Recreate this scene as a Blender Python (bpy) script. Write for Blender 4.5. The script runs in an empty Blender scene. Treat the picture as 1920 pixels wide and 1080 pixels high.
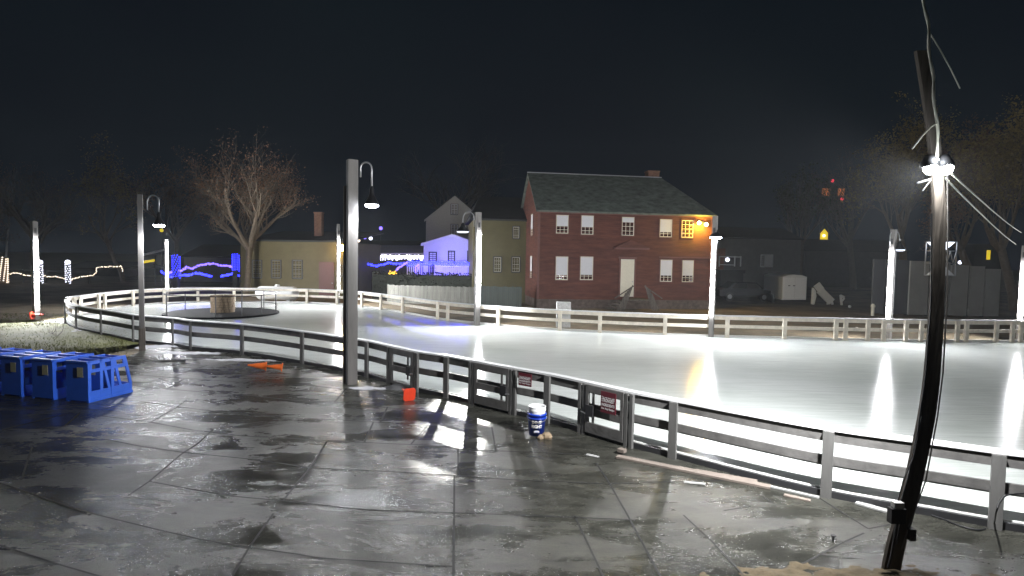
import bpy, math, random
from mathutils import Vector, Matrix, noise
R = math.radians
scene = bpy.context.scene
col = scene.collection

# ------------------------------------------------------------------ camera
F = 1080.0
H = 3.1
HAZE = .00042
PITCH = math.atan(57.5 / F)
ROLL = math.atan(35 / 1920)
fwd = Vector((0, math.cos(PITCH), -math.sin(PITCH)))
_r0 = Vector((1, 0, 0)); _u0 = Vector((0, math.sin(PITCH), math.cos(PITCH)))
rt = _r0 * math.cos(ROLL) + _u0 * math.sin(ROLL)
up = _u0 * math.cos(ROLL) - _r0 * math.sin(ROLL)
cam_d = bpy.data.cameras.new('camera'); cam = bpy.data.objects.new('camera', cam_d); col.objects.link(cam)
cam_d.sensor_width = 36; cam_d.lens = 36 * F / 1920; cam_d.clip_end = 2000; cam_d.clip_start = 0.05
m = Matrix((rt, up, -fwd)).transposed().to_4x4(); m.translation = (0, 0, H)
cam.matrix_world = m
scene.camera = cam
C0 = Vector((0, 0, H))

def ray(px, py): return fwd * F + rt * (px - 960) - up * (py - 540)
def G(px, py, z=0.0):
    d = ray(px, py); t = (z - H) / d.z
    return C0 + d * t
def Y(px, py, y):
    d = ray(px, py); return C0 + d * (y / d.y)
def hor(px): return 465 + 35 / 1920 * px

# ------------------------------------------------------------------ materials
def new_mat(name):
    mt = bpy.data.materials.new(name); mt.use_nodes = True
    nt = mt.node_tree; b = nt.nodes['Principled BSDF']
    return mt, nt, b
def mat(name, c, rough=.6, metal=0, var=.25, scale=8, bump=0.0, stretch=(1, 1, 1), c2=None, rvar=0.0, spec=.5, bscale=None):
    mt, nt, b = new_mat(name)
    tc = nt.nodes.new('ShaderNodeTexCoord'); mp = nt.nodes.new('ShaderNodeMapping')
    mp.inputs['Scale'].default_value = stretch
    nt.links.new(tc.outputs['Object'], mp.inputs['Vector'])
    n = nt.nodes.new('ShaderNodeTexNoise'); n.inputs['Scale'].default_value = scale; n.inputs['Detail'].default_value = 6
    n.inputs['Roughness'].default_value = .65
    nt.links.new(mp.outputs[0], n.inputs['Vector'])
    cr = nt.nodes.new('ShaderNodeValToRGB')
    if c2 is None: c2 = tuple(x * (1 - var) for x in c)
    cr.color_ramp.elements[0].position = .3; cr.color_ramp.elements[1].position = .7
    cr.color_ramp.elements[0].color = (*c2, 1); cr.color_ramp.elements[1].color = (*c, 1)
    nt.links.new(n.outputs['Fac'], cr.inputs['Fac']); nt.links.new(cr.outputs[0], b.inputs['Base Color'])
    b.inputs['Roughness'].default_value = rough; b.inputs['Metallic'].default_value = metal
    b.inputs['Specular IOR Level'].default_value = spec
    if rvar:
        mr = nt.nodes.new('ShaderNodeMapRange'); mr.inputs['To Min'].default_value = rough - rvar; mr.inputs['To Max'].default_value = rough + rvar
        nt.links.new(n.outputs['Fac'], mr.inputs['Value']); nt.links.new(mr.outputs[0], b.inputs['Roughness'])
    if bump:
        n2 = nt.nodes.new('ShaderNodeTexNoise'); n2.inputs['Scale'].default_value = bscale or scale * 3; n2.inputs['Detail'].default_value = 4
        nt.links.new(mp.outputs[0], n2.inputs['Vector'])
        bp = nt.nodes.new('ShaderNodeBump'); bp.inputs['Strength'].default_value = bump; bp.inputs['Distance'].default_value = .02
        nt.links.new(n2.outputs['Fac'], bp.inputs['Height']); nt.links.new(bp.outputs[0], b.inputs['Normal'])
    return mt
def emit(name, c, s):
    mt, nt, b = new_mat(name)
    b.inputs['Base Color'].default_value = (*[min(1, x) for x in c], 1)
    b.inputs['Emission Color'].default_value = (*c, 1); b.inputs['Emission Strength'].default_value = s
    return mt

M = {}
M['wood'] = mat('grey timber', (.19, .18, .17), .7, var=.5, scale=3, stretch=(1, 1, .15), bump=.3)
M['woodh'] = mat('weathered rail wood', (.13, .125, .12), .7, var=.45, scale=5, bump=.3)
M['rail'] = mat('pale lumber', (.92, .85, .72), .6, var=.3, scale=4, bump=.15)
M['fpost'] = mat('fence post wood', (.13, .127, .122), .7, var=.5, scale=3, stretch=(1, 1, .2), bump=.3)
M['cap'] = mat('pale cap board', (.72, .72, .72), .5, var=.1, scale=5)
M['darkpole'] = mat('dark timber', (.17, .15, .13), .95, var=.6, scale=9, stretch=(1, 1, .08), bump=.8, spec=.15)
M['metal'] = mat('dark metal', (.05, .05, .055), .4, .8, var=.2)
M['steel'] = mat('galvanised steel', (.45, .46, .47), .4, .9, var=.2)
M['black'] = mat('black rubber', (.02, .02, .022), .6, var=.3)
M['white'] = mat('white paint', (.72, .72, .70), .5, var=.1)
M['cream'] = mat('cream paint', (.62, .58, .46), .55, var=.1)
M['blind'] = mat('white roller blind', (.58, .58, .60), .8, var=.04)
M['glass'] = mat('dark window glass', (.012, .013, .018), .08, var=.3)
M['red'] = mat('red clapboard', (.125, .038, .024), .75, var=.55, scale=1.6, stretch=(.6, .6, 3.5), bump=.2, bscale=20)
M['redtrim'] = mat('dark red trim', (.13, .045, .035), .6, var=.2)
M['slate'] = mat('weathered shingle', (.15, .175, .15), .9, var=.65, scale=2.2, stretch=(1, 1, 2.5), bump=.8, bscale=9)
M['brick'] = mat('old brick', (.22, .11, .07), .85, var=.5, scale=9, bump=.5)
M['stonef'] = mat('foundation stone', (.13, .10, .085), .9, var=.6, scale=4, bump=.8)
M['ochre'] = mat('ochre clapboard', (.13, .115, .05), .7, var=.2, scale=1.5)
M['mustard'] = mat('mustard clapboard', (.125, .10, .04), .7, var=.2, scale=1.5)
M['lilac'] = mat('white clapboard', (.62, .62, .66), .6, var=.08)
M['gablewhite'] = mat('old white clapboard', (.44, .42, .35), .7, var=.15)
M['darkroof'] = mat('dark roof', (.03, .032, .035), .85, var=.3, scale=2)
M['darkwall'] = mat('dark wall', (.06, .06, .062), .8, var=.3, scale=2)
M['dimwall'] = mat('dim grey wall', (.15, .145, .14), .8, var=.2, scale=2)
M['panel'] = mat('grey panel', (.30, .29, .26), .6, var=.15, scale=1.5)
M['darkpanel'] = mat('dark panel', (.07, .07, .075), .6, var=.15, scale=1.5)
M['board'] = mat('grey weathered fence board', (.24, .24, .21), .85, var=.5, scale=5, stretch=(1, 1, .1))
M['gboard'] = mat('green grey fence board', (.085, .10, .09), .85, var=.3, scale=5, stretch=(1, 1, .1))
M['blue'] = mat('blue moulded plastic', (.03, .14, .75), .38, var=.15, scale=5)
M['sticker'] = mat('faded yellow label', (.55, .52, .34), .6, var=.25, scale=25)
M['orange'] = mat('orange plastic', (.85, .16, .02), .45, var=.15)
M['redor'] = mat('red orange plastic', (.80, .055, .015), .45, var=.2)
M['bucket'] = mat('blue bucket plastic', (.012, .05, .42), .3, var=.1)
M['bucketw'] = mat('white bucket plastic', (.8, .8, .8), .35, var=.05)
M['maroon'] = mat('maroon sign face', (.11, .012, .022), .5, var=.1)
M['ink'] = mat('white lettering', (.85, .83, .83), .5, var=.02)
M['stone'] = mat('tan field stone', (.34, .25, .16), .85, var=.5, scale=5, bump=.6)
M['mortar'] = mat('dark stone joint', (.08, .06, .045), .9)
M['deck'] = mat('dark slate deck', (.006, .0065, .008), .9, var=.4, scale=2, bump=.2, spec=.08)
M['bark'] = mat('pale bark', (.15, .115, .08), .9, var=.4, scale=6)
M['bark2'] = mat('dim bark', (.15, .12, .09), .9, var=.4, scale=6)
M['leafy'] = mat('dry yellow leaf', (.30, .22, .07), .8, var=.5, scale=2)
M['leafr'] = mat('dry russet leaf', (.24, .12, .06), .8, var=.5, scale=2)
M['leafg'] = mat('dull green leaf', (.07, .085, .03), .8, var=.5, scale=2)
M['hedge'] = mat('dark hedge', (.03, .035, .025), .9, var=.5, scale=6)
M['plank'] = mat('pale scrap lumber', (.20, .165, .14), .8, var=.3, scale=6)
M['blindgrey'] = mat('pale painted scrap wood', (.36, .36, .35), .7, var=.4, scale=9)
M['snow'] = mat('old snow', (.50, .50, .53), .7, var=.25, scale=7, bump=.6)
M['soil'] = mat('sandy soil', (.125, .095, .055), .95, var=.55, scale=7, bump=1.0, bscale=40)
M['cable'] = mat('pale cable', (.62, .62, .52), .5, var=.2, scale=12)
M['blackcable'] = mat('black cable', (.015, .015, .017), .5, var=.2)
M['tank'] = mat('white tank paint', (.80, .80, .79), .35, var=.04)
M['grass'] = mat('dead grass', (.15, .155, .05), .9, var=.4, scale=1)
E = {}
E['strip'] = emit('led strip', (.96, .97, 1.0), 1150)
E['strip2'] = emit('led strip left', (.96, .97, 1.0), 1900)
E['disc'] = emit('lamp diffuser', (.85, .9, 1.0), 220)
E['dim'] = emit('dim lamp diffuser', (.8, .85, 1.0), 1.2)
E['flood'] = emit('flood lens', (.9, .95, 1.0), 45)
E['warm'] = emit('warm bulb', (1, .68, .15), 60)
E['bw'] = emit('warm white bulb', (1, .84, .66), 2.2)
E['bwhite'] = emit('cool white bulb', (.85, .85, 1.0), 3)
E['bb'] = emit('blue bulb', (.025, .03, 1.0), 7)
E['bv'] = emit('violet bulb', (.22, .14, 1.0), 2.6)
E['yel'] = emit('yellow lit window', (.75, .55, .02), .9)
E['red'] = emit('red beacon', (1, .05, .08), 2)
E['or'] = emit('orange lit panel', (.8, .26, .08), .5)
E['sign'] = emit('lit white panel', (.8, .85, 1.0), 3)

# ------------------------------------------------------------------ mesh builder
ORG = {}
class MB:
    def __init__(s): s.v = []; s.f = []
    def add(s, vs, fs):
        k = len(s.v); s.v += [Vector(v) for v in vs]; s.f += [tuple(i + k for i in f) for f in fs]
    def hexa(s, b, t):        # 4 bottom, 4 top points
        s.add(list(b) + list(t), [(3, 2, 1, 0), (4, 5, 6, 7), (0, 1, 5, 4), (1, 2, 6, 5), (2, 3, 7, 6), (3, 0, 4, 7)])
    def box(s, c, sz, rz=0):
        c = Vector(c); x, y, z = [q / 2 for q in sz]; ca, sa = math.cos(rz), math.sin(rz)
        P = lambda a, b, d: c + Vector((a * ca - b * sa, a * sa + b * ca, d))
        s.hexa([P(-x, -y, -z), P(x, -y, -z), P(x, y, -z), P(-x, y, -z)], [P(-x, -y, z), P(x, -y, z), P(x, y, z), P(-x, y, z)])
    def beam(s, a, b, w, h, upv=None):   # w across, h along upv
        a = Vector(a); b = Vector(b); d = (b - a).normalized()
        u = Vector(upv) if upv else Vector((0, 0, 1))
        if abs(d.dot(u)) > .95: u = Vector((0, 1, 0))
        sd = d.cross(u).normalized(); u = sd.cross(d).normalized()
        q = [(-w / 2, -h / 2), (w / 2, -h / 2), (w / 2, h / 2), (-w / 2, h / 2)]
        s.hexa([a + sd * x + u * y for x, y in q], [b + sd * x + u * y for x, y in q])
    def tube(s, pts, rad, n=6, cap=True):
        pts = [Vector(p) for p in pts]
        if not isinstance(rad, (list, tuple)): rad = [rad] * len(pts)
        k0 = len(s.v); ref = None
        for i, p in enumerate(pts):
            d = (pts[min(i + 1, len(pts) - 1)] - pts[max(i - 1, 0)]).normalized()
            if ref is None:
                ref = d.cross(Vector((0, 0, 1)));
                if ref.length < .2: ref = d.cross(Vector((1, 0, 0)))
            ref = (ref - d * ref.dot(d)).normalized(); q = d.cross(ref)
            for j in range(n):
                a = 2 * math.pi * j / n
                s.v.append(p + (ref * math.cos(a) + q * math.sin(a)) * rad[i])
        for i in range(len(pts) - 1):
            for j in range(n):
                a = k0 + i * n + j; b = k0 + i * n + (j + 1) % n
                s.f.append((a, b, b + n, a + n))
        if cap:
            s.f.append(tuple(k0 + j for j in range(n))[::-1]); e = k0 + (len(pts) - 1) * n
            s.f.append(tuple(e + j for j in range(n)))
    def lathe(s, c, prof, n=20, closed=True):   # prof: (r,z)
        c = Vector(c); k0 = len(s.v)
        for r, z in prof:
            for j in range(n):
                a = 2 * math.pi * j / n; s.v.append(c + Vector((r * math.cos(a), r * math.sin(a), z)))
        for i in range(len(prof) - 1):
            for j in range(n):
                a = k0 + i * n + j; b = k0 + i * n + (j + 1) % n
                s.f.append((a, b, b + n, a + n))
        if closed:
            s.f.append(tuple(k0 + j for j in range(n))[::-1]); e = k0 + (len(prof) - 1) * n
            s.f.append(tuple(e + j for j in range(n)))
    def prism(s, poly, d):       # poly: 3D points, extruded by d
        n = len(poly); d = Vector(d); poly = [Vector(p) for p in poly]
        s.add(poly + [p + d for p in poly], [tuple(range(n))[::-1], tuple(range(n, 2 * n))] + [(i, (i + 1) % n, (i + 1) % n + n, i + n) for i in range(n)])
    def ball(s, c, r, n=5, m=3):
        prof = [(max(.001, r * math.sin(math.pi * i / m)), -r * math.cos(math.pi * i / m)) for i in range(m + 1)]
        s.lathe(c, prof, n)
    def build(s, name, material, parent=None, smooth=False):
        me = bpy.data.meshes.new(name)
        L = ORG.get(parent.name, Vector((0, 0, 0))) if parent else Vector((0, 0, 0))
        me.from_pydata([v - L for v in s.v], [], s.f); me.update()
        me.materials.append(material)
        if smooth:
            for p in me.polygons: p.use_smooth = True
        o = bpy.data.objects.new(name, me); col.objects.link(o)
        if parent: o.parent = parent; ORG[o.name] = L
        return o
def tag(o, label=None, cat=None, group=None, kind=None):
    for k, v in (('label', label), ('category', cat), ('group', group), ('kind', kind)):
        if v: o[k] = v
    return o
def thing(name, label, cat, loc=(0, 0, 0), group=None, rz=0):
    o = bpy.data.objects.new(name, None); o.empty_display_size = .2; col.objects.link(o)
    o.location = loc; o.rotation_euler = (0, 0, rz); ORG[o.name] = Vector(loc)
    return tag(o, label, cat, group)
def copy_tree(o, parent=None):
    c = o.copy(); col.objects.link(c)
    if parent: c.parent = parent
    for ch in list(o.children): copy_tree(ch, c)
    return c
def lamp(kind, loc, power, color, parent, name='light', **kw):
    d = bpy.data.lights.new(name, kind); d.energy = power; d.color = color
    for k, v in kw.items():
        if k != 'aim': setattr(d, k, v)
    o = bpy.data.objects.new(name, d); col.objects.link(o)
    L = ORG.get(parent.name, Vector()) if parent else Vector()
    o.location = Vector(loc) - L
    if parent: o.parent = parent
    if 'aim' in kw:
        o.rotation_euler = Vector(kw['aim']).to_track_quat('-Z', 'Y').to_euler()
    return o
def sweep(mb, path, z0, z1, th, off=0.0):   # path of 2D/3D ground points, rectangular section
    P = [Vector((p[0], p[1], 0)) for p in path]; k0 = len(mb.v); n = len(P)
    for i, p in enumerate(P):
        d = (P[min(i + 1, n - 1)] - P[max(i - 1, 0)]).normalized(); nn = Vector((-d.y, d.x, 0))
        for o_, z in ((off - th / 2, z0), (off + th / 2, z0), (off + th / 2, z1), (off - th / 2, z1)):
            q = p + nn * o_; mb.v.append(Vector((q.x, q.y, z)))
    for i in range(n - 1):
        for j in range(4):
            a = k0 + i * 4 + j; b = k0 + i * 4 + (j + 1) % 4
            mb.f.append((a, b, b + 4, a + 4))
    mb.f.append((k0 + 3, k0 + 2, k0 + 1, k0)); e = k0 + (n - 1) * 4; mb.f.append((e, e + 1, e + 2, e + 3))
def smooth_path(pts, n=6):
    out = []
    P = [pts[0]] + list(pts) + [pts[-1]]
    for i in range(1, len(P) - 2):
        for k in range(n):
            t = k / n
            a, b, c, d = P[i - 1], P[i], P[i + 1], P[i + 2]
            out.append(.5 * ((2 * b) + (c - a) * t + (2 * a - 5 * b + 4 * c - d) * t * t + (3 * b - a - 3 * c + d) * t ** 3))
    out.append(pts[-1]); return out

# ------------------------------------------------------------------ world
w = bpy.data.worlds.new('World'); scene.world = w; w.use_nodes = True
nt = w.node_tree; bg = nt.nodes['Background']
tc = nt.nodes.new('ShaderNodeTexCoord'); n = nt.nodes.new('ShaderNodeTexNoise'); n.inputs['Scale'].default_value = 2.2; n.inputs['Detail'].default_value = 3
sx = nt.nodes.new('ShaderNodeSeparateXYZ'); cr = nt.nodes.new('ShaderNodeValToRGB')
nt.links.new(tc.outputs['Generated'], n.inputs['Vector']); nt.links.new(n.outputs['Fac'], cr.inputs['Fac'])
cr.color_ramp.elements[0].position = .3; cr.color_ramp.elements[0].color = (.0018, .0034, .0068, 1)
cr.color_ramp.elements[1].position = .7; cr.color_ramp.elements[1].color = (.0030, .0062, .0092, 1)
nt.links.new(cr.outputs[0], bg.inputs['Color']); bg.inputs['Strength'].default_value = 1.0

# ------------------------------------------------------------------ fence paths
HF = .93
near_top = [(124, 558), (126, 565), (139, 571), (167, 576.5), (208, 582.5), (258, 590), (328, 595.5), (361, 600), (458, 607), (567, 620), (649, 631.5),
            (692, 638), (735, 647.5), (786, 658), (842, 666), (891, 675), (968, 689), (1032, 700), (1099, 714), (1187, 733), (1268, 748), (1400, 773), (1559, 801),
            (1746, 826), (1872, 843), (1960, 853), (2120, 866)]
far_top = [(124, 558), (131, 556), (150, 554), (180, 550), (215, 546.5), (260, 543), (320, 540.5), (380, 539.5), (470, 540), (560, 541), (650, 544.5), (700, 549), (760, 556),
           (830, 565), (900, 571), (1000, 578), (1100, 582.5), (1200, 586.5), (1300, 589.5), (1400, 592), (1550, 595.5), (1700, 598.5), (1920, 600.5), (2200, 602)]
def gp(l, z=HF): return [Vector((G(x, y, z).x, G(x, y, z).y, 0)) for x, y in l]
near = smooth_path(gp(near_top), 4); far = smooth_path(gp(far_top), 4)
def at_px(path, px):      # point and tangent on the path at image column px (top edge)
    best = None
    for i in range(len(path) - 1):
        a, b = path[i], path[i + 1]
        def col_(p):
            q = Vector((p.x, p.y, HF)) - C0; return 960 + F * q.dot(rt) / q.dot(fwd)
        ca, cb = col_(a), col_(b)
        if (ca - px) * (cb - px) <= 0 and ca != cb:
            t = (px - ca) / (cb - ca); return a.lerp(b, t), (b - a).normalized()
    return path[0], (path[1] - path[0]).normalized()

# ------------------------------------------------------------------ ground
def sheet(name, pts, z, material, kind='structure', zb=None):
    mb = MB()
    if zb is None: mb.add([(p[0], p[1], z) for p in pts], [tuple(range(len(pts)))])
    else: mb.prism([(p[0], p[1], zb) for p in pts], (0, 0, z - zb))
    return tag(mb.build(name, material), kind=kind)

def ground_mat():
    mt, nt, b = new_mat('dark winter grass'); L = nt.links
    tc = nt.nodes.new('ShaderNodeTexCoord')
    n1 = nt.nodes.new('ShaderNodeTexNoise'); n1.inputs['Scale'].default_value = .35; n1.inputs['Detail'].default_value = 8; n1.inputs['Roughness'].default_value = .7
    L.new(tc.outputs['Object'], n1.inputs['Vector'])
    cr = nt.nodes.new('ShaderNodeValToRGB'); e = cr.color_ramp.elements
    e[0].position = .35; e[0].color = (.05, .045, .024, 1); e[1].position = .65; e[1].color = (.20, .145, .085, 1)
    L.new(n1.outputs['Fac'], cr.inputs['Fac']); L.new(cr.outputs[0], b.inputs['Base Color'])
    n2 = nt.nodes.new('ShaderNodeTexNoise'); n2.inputs['Scale'].default_value = 14; n2.inputs['Detail'].default_value = 6
    L.new(tc.outputs['Object'], n2.inputs['Vector'])
    bp = nt.nodes.new('ShaderNodeBump'); bp.inputs['Strength'].default_value = .8; bp.inputs['Distance'].default_value = .05
    L.new(n2.outputs['Fac'], bp.inputs['Height']); L.new(bp.outputs[0], b.inputs['Normal']); b.inputs['Roughness'].default_value = .95
    return mt
def grid_ground():
    mb = MB(); xs = [-400, -120, -60, -30, 0, 30, 60, 120, 400]; ys = [-60, -10, 20, 45, 80, 140, 500]
    vs = [(x, y, -.03) for y in ys for x in xs]; nx = len(xs)
    mb.add(vs, [(j * nx + i, j * nx + i + 1, (j + 1) * nx + i + 1, (j + 1) * nx + i) for j in range(len(ys) - 1) for i in range(nx - 1)])
    return mb.build('ground', ground_mat())
tag(grid_ground(), kind='structure')

def pave_mat():
    mt, nt, b = new_mat('wet concrete slabs'); L = nt.links
    N = lambda t: nt.nodes.new(t)
    tc = N('ShaderNodeTexCoord')
    def noise_(sc, det=6, ro=.6, vec=None, dist=0):
        q = N('ShaderNodeTexNoise'); q.inputs['Scale'].default_value = sc; q.inputs['Detail'].default_value = det; q.inputs['Roughness'].default_value = ro
        q.inputs['Distortion'].default_value = dist
        L.new(vec or tc.outputs['Object'], q.inputs['Vector']); return q
    def ramp(src, p0, p1, c0, c1):
        q = N('ShaderNodeValToRGB'); e = q.color_ramp.elements; e[0].position = p0; e[1].position = p1; e[0].color = (*c0, 1); e[1].color = (*c1, 1)
        L.new(src, q.inputs['Fac']); return q
    mp = N('ShaderNodeMapping'); mp.inputs['Scale'].default_value = (.55, 1.25, 1); mp.inputs['Rotation'].default_value = (0, 0, .25); L.new(tc.outputs['Object'], mp.inputs['Vector'])
    big = noise_(1.1, 9, .72, vec=mp.outputs[0], dist=.4); fine = noise_(55, 4, .8); mid = noise_(4, 9, .8, vec=mp.outputs[0], dist=.5)
    slab = N('ShaderNodeTexVoronoi'); slab.inputs['Scale'].default_value = .42; L.new(mp.outputs[0], slab.inputs['Vector'])
    c = ramp(mid.outputs['Fac'], .32, .68, (.016, .0165, .0135), (.084, .083, .069))
    f = ramp(fine.outputs['Fac'], .35, .65, (.15, .15, .15), (1.5, 1.5, 1.5))
    mx = N('ShaderNodeMix'); mx.data_type = 'RGBA'; mx.blend_type = 'MULTIPLY'; mx.inputs[0].default_value = .75
    L.new(c.outputs[0], mx.inputs[6]); L.new(f.outputs[0], mx.inputs[7])
    wet = ramp(big.outputs['Fac'], .40, .58, (1, 1, 1), (0, 0, 0))
    mx2 = N('ShaderNodeMix'); mx2.data_type = 'RGBA'; mx2.blend_type = 'MULTIPLY'; L.new(wet.outputs[0], mx2.inputs[0])
    L.new(mx.outputs[2], mx2.inputs[6]); mx2.inputs[7].default_value = (.6, .6, .6, 1)
    L.new(mx2.outputs[2], b.inputs['Base Color'])
    mr = N('ShaderNodeMapRange'); mr.inputs['To Min'].default_value = .38; mr.inputs['To Max'].default_value = .15
    L.new(wet.outputs[0], mr.inputs['Value'])
    ad = N('ShaderNodeMath'); ad.operation = 'MULTIPLY_ADD'; ad.inputs[1].default_value = .16; L.new(fine.outputs['Fac'], ad.inputs[0]);
    sb = N('ShaderNodeMath'); sb.operation = 'SUBTRACT'; sb.inputs[1].default_value = .08; L.new(mr.outputs[0], sb.inputs[0]); L.new(sb.outputs[0], ad.inputs[2])
    L.new(ad.outputs[0], b.inputs['Roughness'])
    bp = N('ShaderNodeBump'); bp.inputs['Distance'].default_value = .008
    m3 = N('ShaderNodeMapRange'); m3.inputs['To Min'].default_value = .9; m3.inputs['To Max'].default_value = .3; L.new(wet.outputs[0], m3.inputs['Value'])
    L.new(m3.outputs[0], bp.inputs['Strength']); 
    sm = N('ShaderNodeMath'); sm.operation = 'ADD'; L.new(fine.outputs['Fac'], sm.inputs[0]); L.new(mid.outputs['Fac'], sm.inputs[1]); L.new(sm.outputs[0], bp.inputs['Height'])
    L.new(bp.outputs[0], b.inputs['Normal'])
    return mt
PV = pave_mat()
edge = [G(1960, 840), G(1500, 800), G(1000, 725), G(650, 655), G(420, 640), G(300, 645), G(240, 668), G(100, 668), G(-500, 672)]
sheet('pavement', [(-40, -8), (40, -8), (40, edge[0].y)] + [(p.x, p.y) for p in edge] + [(-40, edge[-1].y)], 0, PV)

def ice_mat():
    mt, nt, b = new_mat('rink ice'); L = nt.links; N = lambda t: nt.nodes.new(t)
    tc = N('ShaderNodeTexCoord')
    n1 = N('ShaderNodeTexNoise'); n1.inputs['Scale'].default_value = .22; n1.inputs['Detail'].default_value = 5; L.new(tc.outputs['Object'], n1.inputs['Vector'])
    cr = N('ShaderNodeValToRGB'); e = cr.color_ramp.elements; e[0].position = .35; e[0].color = (.60, .635, .60, 1); e[1].position = .65; e[1].color = (.74, .765, .75, 1)
    L.new(n1.outputs['Fac'], cr.inputs['Fac'])
    sc = []
    for ang_, scl in ((.4, 2.0), (-.9, 1.6)):
        mp = N('ShaderNodeMapping'); mp.inputs['Rotation'].default_value = (0, 0, ang_); mp.inputs['Scale'].default_value = (.35, 9, 1); L.new(tc.outputs['Object'], mp.inputs['Vector'])
        q = N('ShaderNodeTexNoise'); q.inputs['Scale'].default_value = scl; q.inputs['Detail'].default_value = 7; q.inputs['Roughness'].default_value = .75; q.inputs['Distortion'].default_value = .5; L.new(mp.outputs[0], q.inputs['Vector']); sc.append(q)
    ml = N('ShaderNodeMath'); ml.operation = 'MULTIPLY'; L.new(sc[0].outputs['Fac'], ml.inputs[0]); L.new(sc[1].outputs['Fac'], ml.inputs[1])
    r2 = N('ShaderNodeValToRGB'); r2.color_ramp.elements[0].position = .15; r2.color_ramp.elements[0].color = (.80, .82, .81, 1); r2.color_ramp.elements[1].position = .36; r2.color_ramp.elements[1].color = (1.06, 1.06, 1.06, 1); L.new(ml.outputs[0], r2.inputs['Fac'])
    mm = N('ShaderNodeMix'); mm.data_type = 'RGBA'; mm.blend_type = 'MULTIPLY'; mm.inputs[0].default_value = 1; L.new(cr.outputs[0], mm.inputs[6]); L.new(r2.outputs[0], mm.inputs[7]); L.new(mm.outputs[2], b.inputs['Base Color'])
    n2 = N('ShaderNodeTexNoise'); n2.inputs['Scale'].default_value = 2.5; n2.inputs['Detail'].default_value = 8; n2.inputs['Roughness'].default_value = .7; L.new(tc.outputs['Object'], n2.inputs['Vector'])
    mr = N('ShaderNodeMapRange'); mr.inputs['To Min'].default_value = .02; mr.inputs['To Max'].default_value = .13; L.new(n2.outputs['Fac'], mr.inputs['Value']); L.new(mr.outputs[0], b.inputs['Roughness'])
    bp = N('ShaderNodeBump'); bp.inputs['Strength'].default_value = .25; bp.inputs['Distance'].default_value = .01
    n3 = N('ShaderNodeTexNoise'); n3.inputs['Scale'].default_value = 14; n3.inputs['Detail'].default_value = 8; n3.inputs['Roughness'].default_value = .7; L.new(tc.outputs['Object'], n3.inputs['Vector'])
    L.new(n3.outputs['Fac'], bp.inputs['Height']); L.new(bp.outputs[0], b.inputs['Normal'])
    return mt
def inset(path, d):
    out = []
    for i, p in enumerate(path):
        t = (path[min(i + 1, len(path) - 1)] - path[max(i - 1, 0)]).normalized(); out.append(p + Vector((-t.y, t.x, 0)) * d)
    return out
ice_poly = inset(near, .02)[1:] + inset(far, -.02)[1:][::-1]
sheet('ice', [(p.x, p.y) for p in ice_poly], .05, ice_mat(), zb=-.02)

# joints between the slabs
JM = mat('dark slab joint', (.012, .012, .012), .7, var=.3)
J = [[(263, 753), (333, 763), (470, 780)], [(410, 772), (487, 777), (533, 783), (640, 788), (703, 792), (735, 793)],
 [(190, 780), (283, 792), (363, 807), (457, 818), (547, 822), (600, 826), (683, 830), (747, 833), (803, 835), (859, 842)],
 [(197, 824), (263, 837), (347, 849), (487, 863), (585, 878), (717, 884), (853, 892)],
 [(280, 903), (360, 918), (427, 930), (480, 935), (530, 939), (640, 952), (700, 957), (787, 960), (850, 962), (993, 967)],
 [(-40, 892), (17, 912), (133, 952), (187, 967), (293, 993), (380, 1013), (467, 1027), (553, 1039), (600, 1047), (727, 1055), (848, 1063)],
 [(-10, 1020), (80, 1049), (97, 1055), (200, 1085)], [(470, 742), (543, 750), (627, 755), (760, 768)],
 [(350, 750), (333, 763), (283, 792)], [(400, 805), (370, 833), (340, 852), (280, 903), (240, 930)], [(613, 828), (583, 875), (530, 940)],
 [(513, 963), (467, 1027), (430, 1090)], [(650, 728), (627, 755)], [(727, 763), (713, 792)], [(700, 792), (683, 830)], [(613, 828), (600, 850)],
 [(859, 842), (859, 892)], [(852, 892), (850, 1090)], [(859, 842), (913, 845), (963, 847), (1090, 852)], [(853, 893), (960, 900), (1130, 907)],
 [(922, 800), (930, 847)], [(1117, 868), (1137, 897), (1177, 967), (1240, 1085)], [(1077, 967), (1133, 1085)], [(993, 967), (1180, 975)], [(1147, 907), (1237, 904), (1400, 900)],
 [(1534, 933), (1628, 992), (1669, 984)], [(1281, 966), (1334, 1015), (1400, 1085)], [(1357, 958), (1408, 950)], [(1430, 931), (1452, 945)],
 [(1420, 1078), (1510, 1055), (1580, 1018), (1620, 1000)], [(245, 668), (330, 687), (400, 697), (520, 700)], [(245, 702), (320, 708), (440, 716), (560, 722), (650, 730)],
 [(255, 725), (330, 731), (400, 737), (470, 742)], [(390, 685), (355, 695), (325, 708)], [(345, 711), (312, 731)], [(800, 800), (770, 834)],
 [(-20, 812), (60, 792), (140, 772)], [(150, 774), (120, 800), (60, 815)], [(700, 730), (850, 760)], [(60, 838), (40, 900)]]
jm = MB()
for pl in J:
    P = [G(x, y) for x, y in pl]
    for a, b in zip(P, P[1:]):
        d = (b - a).normalized(); nn = Vector((-d.y, d.x, 0)) * (.0055 + .0009 * a.y)
        jm.add([(a + nn).to_tuple()[:2] + (.004,), (a - nn).to_tuple()[:2] + (.004,), (b - nn).to_tuple()[:2] + (.004,), (b + nn).to_tuple()[:2] + (.004,)], [(0, 1, 2, 3)])
tag(jm.build('pavement_joints', JM), kind='structure')

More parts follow.
